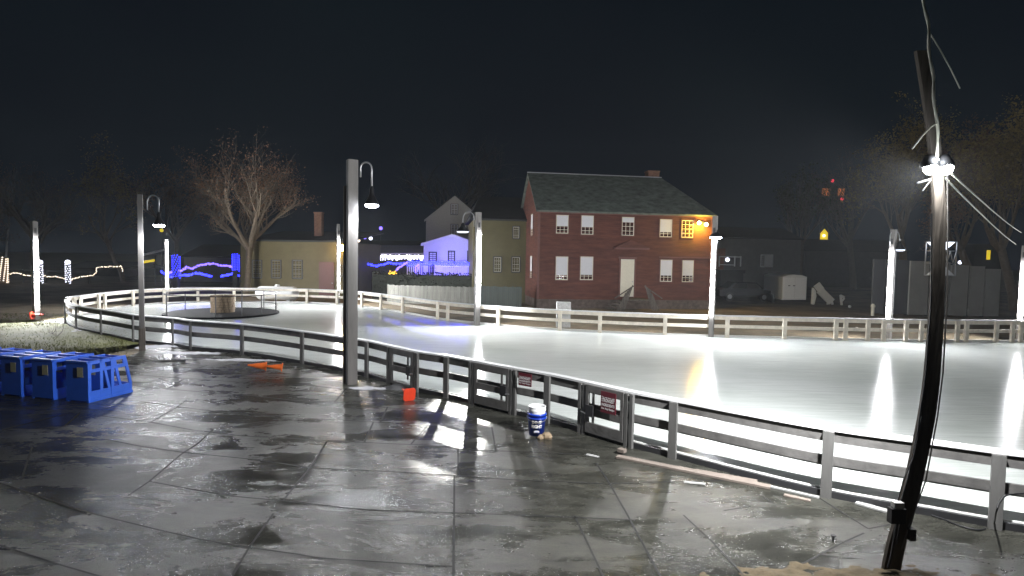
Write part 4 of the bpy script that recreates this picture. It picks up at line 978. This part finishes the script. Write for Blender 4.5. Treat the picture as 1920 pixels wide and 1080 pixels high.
mb = MB(); q = G(1636, 592); mb.lathe((q.x, q.y, 0), [(.09, 0), (.09, .5), (.12, .52), (.12, .62), (.05, .72)], 12); tag(mb.build('hydrant', M['cream']), 'small pale hydrant post left of the strip light before the dark panels', 'hydrant')
mb = MB(); mb.ball(Y(1593, 574, 40), .09, 10, 6); mb.v = [Vector((v.x, v.y, v.z)) for v in mb.v]
q = G(1593, 577); mb = MB(); mb.ball((q.x, q.y, .09), .1, 10, 6); tag(mb.build('white_ball', M['white'], smooth=True), 'small white ball lying on the dark grass', 'ball')
pf = thing('panel_screen', 'row of tall grey panels standing behind the far fence on the right', 'screen', tuple(Y(1760, 592, 34)))
for i, (x0, x1, yt, m_) in enumerate([(1638, 1660, 486, 'darkpanel'), (1662, 1704, 487, 'darkpanel'), (1707, 1742, 489, 'panel'), (1746, 1781, 491, 'panel'), (1783, 1816, 497, 'panel'), (1820, 1846, 499, 'panel'), (1849, 1876, 504, 'panel')]):
    yy = 34.5 + (.25 if i < 2 else 0) ; a = Y(x0, yt, yy); b_ = Y(x1, yt, yy); mb = MB(); mb.box(((a.x + b_.x) / 2, yy, a.z / 2 + .05), (b_.x - a.x, .12, a.z - .1)); mb.build('panel', M[m_], pf)
mb = MB()
for px in (1661, 1705.5, 1744, 1782, 1818, 1847.5): q = Y(px, 500, 34.85); mb.box((q.x, 34.95, 1.5), (.2, .12, 3.0))
mb.build('backing_posts', M['black'], pf)
# light tower behind the pole
lt = thing('light_tower', 'square clear box lantern lit from above, half hidden behind the floodlight post', 'lantern', tuple(Y(1764, 560, 30)))
yy = 30.0; S = lambda px, py: Y(px, py, yy); w_ = (S(1788, 460) - S(1739, 460)).x
def pyr(name, y0, y1, flip, mt):
    a = S(1739, y0); b_ = S(1788, y1); cx_ = (a.x + b_.x) / 2; hw = .43; z0, z1 = b_.z, a.z; mb = MB()
    if flip: mb.add([(cx_ - hw, yy - hw, z1), (cx_ + hw, yy - hw, z1), (cx_ + hw, yy + hw, z1), (cx_ - hw, yy + hw, z1), (cx_, yy, z0)], [(0, 1, 2, 3), (1, 0, 4), (2, 1, 4), (3, 2, 4), (0, 3, 4)])
    else: mb.add([(cx_ - hw, yy - hw, z0), (cx_ + hw, yy - hw, z0), (cx_ + hw, yy + hw, z0), (cx_ - hw, yy + hw, z0), (cx_, yy, z1)], [(3, 2, 1, 0), (0, 1, 4), (1, 2, 4), (2, 3, 4), (3, 0, 4)])
    mb.build(name, mt, lt)
pyr('upper_pyramid', 453, 478, True, E['sign']); pyr('lower_pyramid', 491, 517, False, M['white'])
mb = MB(); a = S(1739, 453); b_ = S(1788, 517); cx_ = (a.x + b_.x) / 2; hw = .46
for sx_ in (-1, 1):
    for sy in (-1, 1): mb.box((cx_ + sx_ * hw, yy + sy * hw, (a.z + b_.z) / 2), (.04, .04, a.z - b_.z))
for zz in (a.z, S(1739, 470).z, S(1739, 493).z, b_.z):
    for s in (-1, 1): mb.box((cx_, yy + s * hw, zz), (2 * hw, .04, .04)); mb.box((cx_ + s * hw, yy, zz), (.04, 2 * hw, .04))
z0, z1 = S(1739, 493).z, S(1739, 470).z
for k in range(6): x0 = cx_ - hw + k * 2 * hw / 6; mb.beam((x0, yy - hw, z0 if k % 2 else z1), (x0 + hw / 3, yy - hw, z1 if k % 2 else z0), .03, .03)
mb.build('lantern_frame', M['steel'], lt)
mb = MB(); 
for s in (-1, 1): mb.box((cx_ + s * (hw - .15), yy, b_.z / 2), (.08, .08, b_.z))
mb.build('leg', M['black'], lt)

def board_fence(name, label, a, ya, b_, yb, ytop, m_, seed=0):
    A = Y(a, 540, ya); B = Y(b_, 540, yb); A.z = B.z = 0; u = (B - A).normalized(); L = (B - A).length; n = Vector((u.y, -u.x, 0)); rz = math.atan2(u.y, u.x)
    z1 = Y(a, ytop, ya).z; f = thing(name, label, 'fence', tuple(A)); random.seed(seed); k = 0; s = 0
    mb = MB()
    while s < L:
        w_ = .13; q = A + u * (s + w_ / 2) + n * random.uniform(-.01, .012); hh = z1 + random.uniform(-.03, .03); mb.box((q.x, q.y, hh / 2), (w_ - .012, .025, hh), rz); s += w_
    mb.build('boards', M[m_], f)
    mb = MB()
    for z in (.35, z1 - .3): q = A + u * L / 2 - n * .04; mb.box((q.x, q.y, z), (L, .04, .09), rz)
    mb.build('rail', M[m_], f)
board_fence('board_fence', 'grey weathered board fence left of the hooked strip light post', 726, 37.5, 888, 36.5, 534, 'board', 1)
board_fence('board_fence', 'darker green grey board fence in front of the ochre house', 898, 36.0, 976, 35.5, 536, 'gboard', 2)
mb = MB(); A = Y(905, 575, 33); B = Y(1010, 556, 36.0)
def blob_hedge(name, label, px0, px1, yd, ytop, dep, seed, m_='hedge', cat='hedge'):
    A = Y(px0, 540, yd); B = Y(px1, 540, yd); zt = Y(px0, ytop, yd).z; random.seed(seed); mb = MB()
    for k in range(int((B.x - A.x) * 260)):
        x = random.uniform(A.x, B.x); z = random.uniform(0, 1) ** .7 * zt * (1 + .06 * noise.noise(Vector((x, 0, seed)))); y = yd + random.uniform(-dep / 2, dep / 2)
        s = random.uniform(.04, .10); d1 = Vector((random.uniform(-1, 1), random.uniform(-1, 1), random.uniform(-1, 1))).normalized() * s; d2 = d1.cross(Vector((random.uniform(-1, 1), random.uniform(-1, 1), random.uniform(-1, 1)))).normalized() * s
        p = Vector((x, y, z)); mb.add([p - d1, p + d2, p + d1, p - d2], [(0, 1, 2, 3)])
    h = thing(name, label, cat, (A.x, yd, 0)); mb.build('foliage', M[m_], h)
    mb = MB(); mb.box(((A.x + B.x) / 2, yd, zt * .45), (B.x - A.x, dep * .6, zt * .9)); mb.build('branches', M['hedge'], h)
blob_hedge('hedge', 'dark clipped hedge behind the grey board fence', 700, 885, 41, 509, 1.2, 3)

# white picket fence and gate in front of the cottage
yy = 45.0; pk_ = thing('picket_fence', 'white picket fence under the blue lights before the cottage', 'fence', tuple(Y(765, 505, yy)))
mb = MB(); x = Y(764, 500, yy).x; x1 = Y(888, 500, yy).x; zt = Y(764, 493, yy).z; zb_ = Y(764, 508, yy).z
while x < x1: mb.box((x, yy, zt / 2), (.09, .03, zt)); x += .16
mb.build('pickets', M['lilac'], pk_); mb = MB(); mb.box(((Y(764, 500, yy).x + x1) / 2, yy + .03, zt - .2), (x1 - Y(764, 500, yy).x, .03, .08)); mb.build('rail', M['lilac'], pk_)
mb = MB(); a = Y(804, 494, yy - .1); b_ = Y(816, 510, yy - .1); x = a.x
while x < b_.x: mb.box((x, yy - .1, a.z / 2), (.07, .04, a.z)); x += .13
tag(mb.build('dark_gate', M['black']), 'dark slatted gate in the white picket fence', 'gate')

# ------------------------------------------------------------------ string lights
def lights(name, label, pts, m_, nb, r=.05, group=None, jit=.03, cat='string lights', cord=True):
    t = thing(name, label, cat, tuple(pts[0]), group)
    if cord: mb = MB(); mb.tube(pts, .012, 4); mb.build('cord', M['blackcable'], t)
    seg = [(b - a).length for a, b in zip(pts, pts[1:])]; tot = sum(seg); proto = None
    for k in range(nb):
        d = tot * (k + .5) / nb; i = 0
        while i < len(seg) - 1 and d > seg[i]: d -= seg[i]; i += 1
        p = pts[i].lerp(pts[i + 1], min(1, d / seg[i])) + Vector((random.uniform(-jit, jit), random.uniform(-jit, jit), random.uniform(-jit, jit)))
        if proto is None:
            mb = MB(); mb.ball(ORG[t.name], r, 5, 3); proto = mb.build('bulb', m_, t); o = proto
        else: o = proto.copy(); col.objects.link(o); o.parent = t
        o.location = p - ORG[t.name]
    return t
random.seed(12)
yy = 52.0
pl = [(0, 514), (20, 513), (32, 511), (45, 516), (62, 517), (80, 516), (90, 519), (104, 518), (116, 522), (135, 524), (148, 520), (160, 518), (175, 516), (180, 512), (181, 503), (188, 501), (205, 500), (228, 499), (230, 510)]
lights('light_garland', 'warm white light garland running along the fence on the far left', [Y(x, y, yy) for x, y in pl], E['bw'], 95, .05, jit=.04)
mb = MB(); pts = [Y(x, y + 1, yy + .1) for x, y in pl]
gf = thing('low_fence', 'dark low rail fence carrying the warm garland', 'fence', tuple(Y(0, 530, yy + .15)))
mb = MB(); mb.beam(Vector((pts[0].x - 2, yy + .15, 1.1)), Vector((pts[-5].x, yy + .15, 1.1)), .06, .1); mb.build('rail', M['darkwall'], gf)
x = pts[0].x
while x < pts[-5].x: mb = MB(); mb.box((x, yy + .2, .6), (.1, .06, 1.2)); mb.build('post', M['darkwall'], gf); x += 2.0
def wrapped(px, y0, y1, yd, wd, m_, label, nb, ball=None, mtp='darkwall', turns=9, r=.05, name='wrapped_post'):
    a = Y(px, y0, yd); t = thing('lit_post', label, 'lit post', (a.x, yd, 0), None); mb = MB(); mb.box((a.x, yd, a.z / 2), (wd, wd, a.z)); mb.build('post', M[mtp], t)
    zb_ = Y(px, y1, yd).z; pr = None; rr = wd * .62 + .03
    for k in range(nb):
        f_ = k / nb; an = f_ * turns * 6.283; mb = None
        p = Vector((a.x + rr * math.cos(an), yd + rr * math.sin(an), zb_ + (a.z - zb_) * f_))
        if pr is None: mb = MB(); mb.ball(ORG[t.name], r, 5, 3); pr = mb.build('bulb', m_, t); o = pr
        else: o = pr.copy(); col.objects.link(o); o.parent = t
        o.location = p - ORG[t.name]
    if ball: mb = MB(); mb.ball(a + Vector((0, 0, .15)), .22, 10, 6); mb.build('lamp_globe', ball, t)
    return t
wrapped(75, 495, 530, 51.5, .25, E['bwhite'], 'light wrapped gate post directly right of the far left strip light post', 50, E['bwhite'])
wrapped(127, 495, 531, 51.5, .25, E['bwhite'], 'light wrapped gate post standing alone in the garland', 50, E['bwhite'])
wrapped(4, 482, 529, 50, .55, E['bw'], 'tree trunk wrapped in warm lights at the left edge', 95, None, 'bark', 12, .06, 'wrapped_trunk')
wrapped(330, 478, 521, 44, .38, E['bb'], 'post wrapped in blue lights beside the second strip light post', 95, None, 'darkwall', 11, .038)
wrapped(442, 476, 508, 44, .34, E['bb'], 'post wrapped in blue lights beside the bare tree trunk', 90, None, 'darkwall', 10, .038)
G_ = 'draped blue and violet light strings'
for nm, pl, m_, nb, yy in [('upper blue violet light string between the two blue wrapped posts', [(312, 514), (325, 508), (340, 508), (350, 501), (362, 504), (372, 498), (385, 496), (397, 494), (410, 497), (425, 499), (440, 500)], E['bv'], 75, 44),
    ('lower blue light string right of the left blue wrapped post', [(334, 517), (350, 516), (368, 512), (380, 514), (396, 518)], E['bb'], 40, 44),
    ('short blue light string left of the bare tree trunk', [(415, 518), (428, 515), (437, 513), (448, 517)], E['bb'], 24, 44),
    ('short violet light tail left of the second strip light post', [(302, 509), (311, 514), (322, 519), (333, 521)], E['bb'], 22, 44),
    ('blue light string sagging left of the cottage fence', [(673, 494), (688, 494), (702, 499), (716, 497), (728, 493), (745, 495), (762, 494)], E['bb'], 60, 45),
    ('bright blue light swag at the left end of the picket fence', [(742, 506), (748, 502), (755, 497), (764, 491)], E['bv'], 24, 44.8),
    ('blue light string along the top of the white picket fence', [(764, 491), (790, 491), (815, 492), (845, 492), (870, 492), (890, 493)], E['bb'], 75, 44.8),
    ('second dense blue light string just under the top of the picket fence', [(764, 496), (790, 497), (815, 495), (845, 497), (870, 496), (890, 497)], E['bb'], 75, 44.8),
    ('violet light strand hanging on the picket fence corner', [(779, 511), (780, 500), (784, 496), (786, 505)], E['bv'], 16, 44.7)]:
    lights('light_string', nm, [Y(x, y, yy) for x, y in pl], m_, nb, .072, G_, .05)
# icicle lights along the roof
t = thing('icicle_lights', 'white icicle lights hanging in a row left of the cottage', 'string lights', tuple(Y(740, 480, 50))); pr = None
random.seed(77)
for k in range(90):
    px = 687 + k * 1.2; ln = random.uniform(5, 11)
    a = Y(px, 478 + random.uniform(-1, 2), 50); b_ = Y(px + random.uniform(-2, 2), 478 + ln, 50)
    mb = MB(); mb.tube([a, b_], .03, 4); mb.build('icicle_strand', E['bwhite'], t)
mb = MB(); mb.tube([Y(684, 479, 50), Y(796, 479, 50)], .02, 4); mb.build('cord', M['blackcable'], t)
ic = thing('porch_roof', 'lilac lit low roof carrying the icicle lights', 'roof', tuple(Y(740, 500, 50.5)))
mb = MB(); a = Y(682, 477, 50.1); b_ = Y(796, 477, 50.1); mb.prism([a, b_, b_ + Vector((0, 2.5, .75)), a + Vector((0, 2.5, .75))], (0, 0, .1)); mb.build('roof_slope', M['gablewhite'], ic)
mb = MB(); mb.box(((a.x + b_.x) / 2, 52.2, a.z / 2), (b_.x - a.x, .2, a.z)); mb.build('wall', M['darkwall'], ic)
# real coloured light the strings throw
def glow(px, py, yd, pw, c_, nm, root, sz=2.0): lamp('AREA', Y(px, py, yd), pw, c_, root, nm, size=sz, aim=(0, 1, .1))
glow(845, 500, 44.9, 150, (.16, .12, 1), 'string_glow', lilh, 3.5); glow(800, 500, 44.9, 35, (.12, .08, 1), 'string_glow', lilh); glow(740, 490, 47.5, 60, (.45, .4, 1), 'string_glow', t, 3)
# small fire bowl
fb = thing('fire_bowl', 'small fire bowl with yellow flames behind the board fence', 'fire bowl', tuple(Y(736, 515, 42.4)))
q = Y(736, 515, 42.4); mb = MB(); mb.lathe((q.x, q.y, q.z - .1), [(.15, -.1), (.33, .05), (.35, .08), (.3, .08), (.1, 0)], 16); mb.build('bowl', M['metal'], fb)
mb = MB(); mb.tube([(q.x, q.y, 0), (q.x, q.y, q.z - .18)], .06, 8); mb.build('stand', M['metal'], fb)
mb = MB(); random.seed(1)
for k in range(9): x = q.x - .28 + k * .07; mb.tube([(x, q.y, q.z - .05), (x + .03, q.y, q.z + .1), (x, q.y, q.z + random.uniform(.12, .38))], [.05, .04, .004], 5)
mb.build('flame', emit('yellow flame', (1, .6, .05), 2.5), fb)
# far little lamps
for px, py, yd, m_, lab in ((695, 447, 90, 'bwhite', 'bright distant white lamp above the dark roof'), (684, 445, 95, 'bv', 'faint distant violet lamp left of a brighter one'), (714, 428, 110, 'bv', 'tiny distant lamp high above the dark roof'),
                            (1800, 492, 70, 'bwhite', 'distant white lamp just above the grey panels'), (303, 432, 60, 'yel', 'yellow distant lamp right of the left hooked lamp'), (672, 451, 60, 'bw', 'warm distant lamp directly right of the tall timber post')):
    q = Y(px, py, yd); t = thing('distant_lamp', lab, 'lamp', (q.x, q.y, 0), None); mb = MB(); mb.ball(q, .25 * yd / 80, 8, 6); mb.build('lamp_globe', E[m_], t); mb = MB(); mb.tube([(q.x, q.y, 0), q], .06, 5); mb.build('pole', M['metal'], t)
# pale canopy with yellow stripe on left
cn = thing('market_canopy', 'pale canopy with a yellow lower edge left of the second strip light post', 'canopy', tuple(Y(278, 490, 55)))
mb = MB(); mb.prism([Y(268, 476, 55), Y(290, 471, 55), Y(290, 474, 55), Y(268, 480, 55)], (0, 2, .3)); mb.build('canopy_top', M['white'], cn)
mb = MB(); mb.prism([Y(268, 494, 55), Y(290, 490, 55), Y(290, 486, 55), Y(268, 489, 55)], (0, .1, 0)); mb.build('yellow_valance', E['yel'], cn)
mb = MB()
for px in (268, 290): q = Y(px, 480, 55); mb.box((q.x, 55.05, q.z / 2), (.08, .08, q.z))
mb.build('canopy_legs', M['metal'], cn)
q0 = Y(20, 372, 60); q1 = Y(28, 306, 60)
sp_ = thing('flagpole', 'thin pale leaning flagpole top at the far left', 'flagpole', (q0.x - 1, 60, 0))
mb = MB(); mb.tube([(q0.x - .9, 60, 0), q0, q1], [.09, .08, .05], 6); mb.build('pole', M['white'], sp_); mb = MB(); mb.prism([q1, q1 - Vector((.12, 0, 1.6)), q1 - Vector((.35, 0, 1.6))], (0, .02, 0)); mb.build('furled_flag', M['white'], sp_)

# ------------------------------------------------------------------ trees
def grow(mbT, mbC, leaves, p, d, ln, r, lev, maxlev, rnd, spread, upb, nch, tips):
    segs = 4 if lev < 2 else 3; pts = [p]; rad = [r]; cur = p.copy(); dd = d.copy()
    for i in range(segs):
        dd = (dd + Vector((rnd.gauss(0, .12), rnd.gauss(0, .12), rnd.gauss(0, .08) + upb * .12))).normalized()
        cur = cur + dd * ln / segs; pts.append(cur.copy()); rad.append(r * (1 - .5 * (i + 1) / segs) if lev else r * (1 - .25 * (i + 1) / segs))
    (mbT if lev == 0 else mbC).tube(pts, rad, 7 if lev == 0 else (5 if lev == 1 else 3), cap=False)
    if lev == maxlev:
        tips.append(cur); return
    n_ = nch[lev]
    for k in range(n_):
        f_ = (.75 + .25 * k / max(1, n_ - 1)) if lev == 0 else (.25 + .75 * (k + 1) / n_)
        x = f_ * segs; i = min(segs - 1, int(x)); q = pts[i].lerp(pts[i + 1], x - i)
        a = rnd.uniform(0, 6.283) if lev else k * 6.283 / n_ + rnd.uniform(-.3, .3)
        perp = dd.cross(Vector((math.cos(a), math.sin(a), .3))).normalized()
        nd = (dd * (1 - spread[lev] * .5) + perp * spread[lev] * rnd.uniform(.6, 1.2) + Vector((0, 0, upb * .25))).normalized()
        grow(mbT, mbC, leaves, q, nd, ln * (.95 if lev == 0 else .62) * rnd.uniform(.75, 1.15), rad[i] * (.62 if lev == 0 else .55), lev + 1, maxlev, rnd, spread, upb, nch, tips)
def tree(label, px, pyt, yd, seed, bark='bark2', leaf=None, nleaf=0, nch=(6, 5, 5, 4), wide=.75, tr=.16, base_px=None, twig=.006, trunk=.24, upb=.7, cw=150, ls=1.0):
    rnd = random.Random(seed); b = Y(px, 540, yd); b.z = -.05; top = Y(px, pyt, yd).z
    t = thing('bare_tree', label, 'tree', tuple(b), 'autumn trees around the rink')
    mT, mC = MB(), MB(); tips = []
    grow(mT, mC, None, b, Vector((0, 0, 1)), top * trunk, tr, 0, len(nch), rnd, [wide, wide * .8, wide * .9, wide, wide], upb, nch, tips)
    zt = max(v.z for v in mC.v); k = (top) / zt
    for mm in (mT, mC):
        for v in mm.v: v.z = v.z * k if v.z > 0 else v.z; v.x = b.x + (v.x - b.x) * (k * .5 + .5); v.y = b.y + (v.y - b.y) * (k * .5 + .5)
    for q in tips: q.z *= k; q.x = b.x + (q.x - b.x) * (k * .5 + .5); q.y = b.y + (q.y - b.y) * (k * .5 + .5)
    xs = sorted(abs(v.x - b.x) for v in mC.v); ext = xs[int(len(xs) * .97)]; kx = (cw / 2 / F * yd) / ext
    for v in mC.v: f_ = min(1, max(0, (v.z / top - trunk * .8) * 5)); v.x = b.x + (v.x - b.x) * (1 + (kx - 1) * f_); v.y = b.y + (v.y - b.y) * (1 + (kx - 1) * f_)
    for q in tips: q.x = b.x + (q.x - b.x) * kx; q.y = b.y + (q.y - b.y) * kx
    mT.build('trunk', M[bark], t, True); mC.build('crown', M[bark], t)
    if nleaf:
        mL = MB()
        for _ in range(nleaf):
            q = rnd.choice(tips); p = q + Vector((rnd.gauss(0, .25), rnd.gauss(0, .25), rnd.gauss(0, .25))); s = rnd.uniform(.04, .085) * ls
            d1 = Vector((rnd.uniform(-1, 1), rnd.uniform(-1, 1), rnd.uniform(-1, 1))).normalized() * s; d2 = d1.cross(Vector((rnd.uniform(-1, 1), .3, rnd.uniform(-1, 1)))).normalized() * s * .6
            mL.add([p - d1, p + d2, p + d1, p - d2], [(0, 1, 2, 3)])
        mL.build('leaves', M[leaf], t)
    return t
tree('pale bare tree spreading in front of the mustard building', 462, 256, 41.5, 21, 'bark', 'leafr', 5000, (7, 7, 6, 6), 1.0, .125, trunk=.14, cw=165, upb=1.5)
tree('tree with yellow leaves at its top behind the left hooked lamp', 232, 262, 56, 5, 'bark', 'leafy', 2600, (5, 5, 5, 4), .7, .26, trunk=.4, cw=130, ls=1.5)
tree('dark russet tree between the yellow topped tree and the pale bare tree', 335, 282, 62, 6, 'bark2', 'leafr', 3800, (6, 5, 5, 4), .7, .24, cw=130, ls=1.4)
tree('dark tree behind the garland at the far left', 70, 300, 60, 7, 'bark2', 'leafr', 2500, (6, 5, 5, 4), .8, .28)
tree('dim tree cut by the left picture edge', -30, 330, 56, 17, 'bark2', 'leafr', 2500, (6, 5, 5, 4), .8, .28)
tree('faint tall tree behind the white gabled house', 835, 235, 85, 8, 'bark2', 'leafg', 2500, (6, 5, 5, 4), .8, .35, cw=200)
tree('dull green tree left of the beacon platform', 1500, 306, 62, 9, 'bark2', 'leafg', 3500, (5, 5, 5, 4), .6, .25, cw=110, ls=1.6)
tree('bare tree behind the beacon platform', 1600, 270, 70, 10, 'bark2', 'leafr', 2000, (6, 5, 5, 5), .8, .3)
tree('large tree directly behind the floodlights', 1700, 195, 46, 11, 'bark', 'leafy', 9000, (6, 6, 5, 4), .85, .3, trunk=.3, cw=185, ls=1.3)
tree('large bare tree right of the floodlights', 1832, 205, 44, 12, 'bark', 'leafr', 9000, (6, 6, 5, 4), .8, .3, trunk=.3, cw=170, ls=1.3)
tree('tall tree at the right picture edge', 1905, 190, 40, 13, 'bark', 'leafy', 10000, (6, 6, 5, 4), .7, .3, trunk=.3, cw=170, ls=1.4)
# small bare shrub before the cottage
rnd = random.Random(3); b = Y(862, 512, 42); sh = thing('bare_shrub', 'small bare twisted shrub in front of the picket fence', 'shrub', (b.x, 42, 0)); mT, mC = MB(), MB(); tips = []
grow(mT, mC, None, Vector((b.x, 42.2, 0)), Vector((0, 0, 1)), 1.0, .06, 0, 3, rnd, [1.4, 1.2, 1], .1, (5, 4, 3), tips); mT.build('trunk', M['bark2'], sh); mC.build('crown', M['bark2'], sh)

mb = MB(); mb.box((0, 62, 15.5), (260, 180, 34)); hz = mb.build('haze', bpy.data.materials.new('night haze')); hz['kind'] = 'stuff'
hm = hz.data.materials[0]; hm.use_nodes = True; ht = hm.node_tree; ht.nodes.clear(); ho = ht.nodes.new('ShaderNodeOutputMaterial'); hv = ht.nodes.new('ShaderNodeVolumePrincipled')
hv.inputs['Color'].default_value = (.85, .9, .95, 1); hv.inputs['Density'].default_value = HAZE; hv.inputs['Anisotropy'].default_value = .4; ht.links.new(hv.outputs[0], ho.inputs['Volume'])
# ------------------------------------------------------------------ render settings
scene.view_settings.view_transform = 'Standard'; scene.view_settings.look = 'None'; scene.view_settings.exposure = 0; scene.view_settings.gamma = 1
scene.render.engine = 'CYCLES'; cy_ = scene.cycles
cy_.use_denoising = True; cy_.use_light_tree = True; cy_.max_bounces = 5; cy_.diffuse_bounces = 2; cy_.glossy_bounces = 3; cy_.transmission_bounces = 2
cy_.sample_clamp_indirect = 4; cy_.sample_clamp_direct = 60; cy_.caustics_reflective = False; cy_.caustics_refractive = False
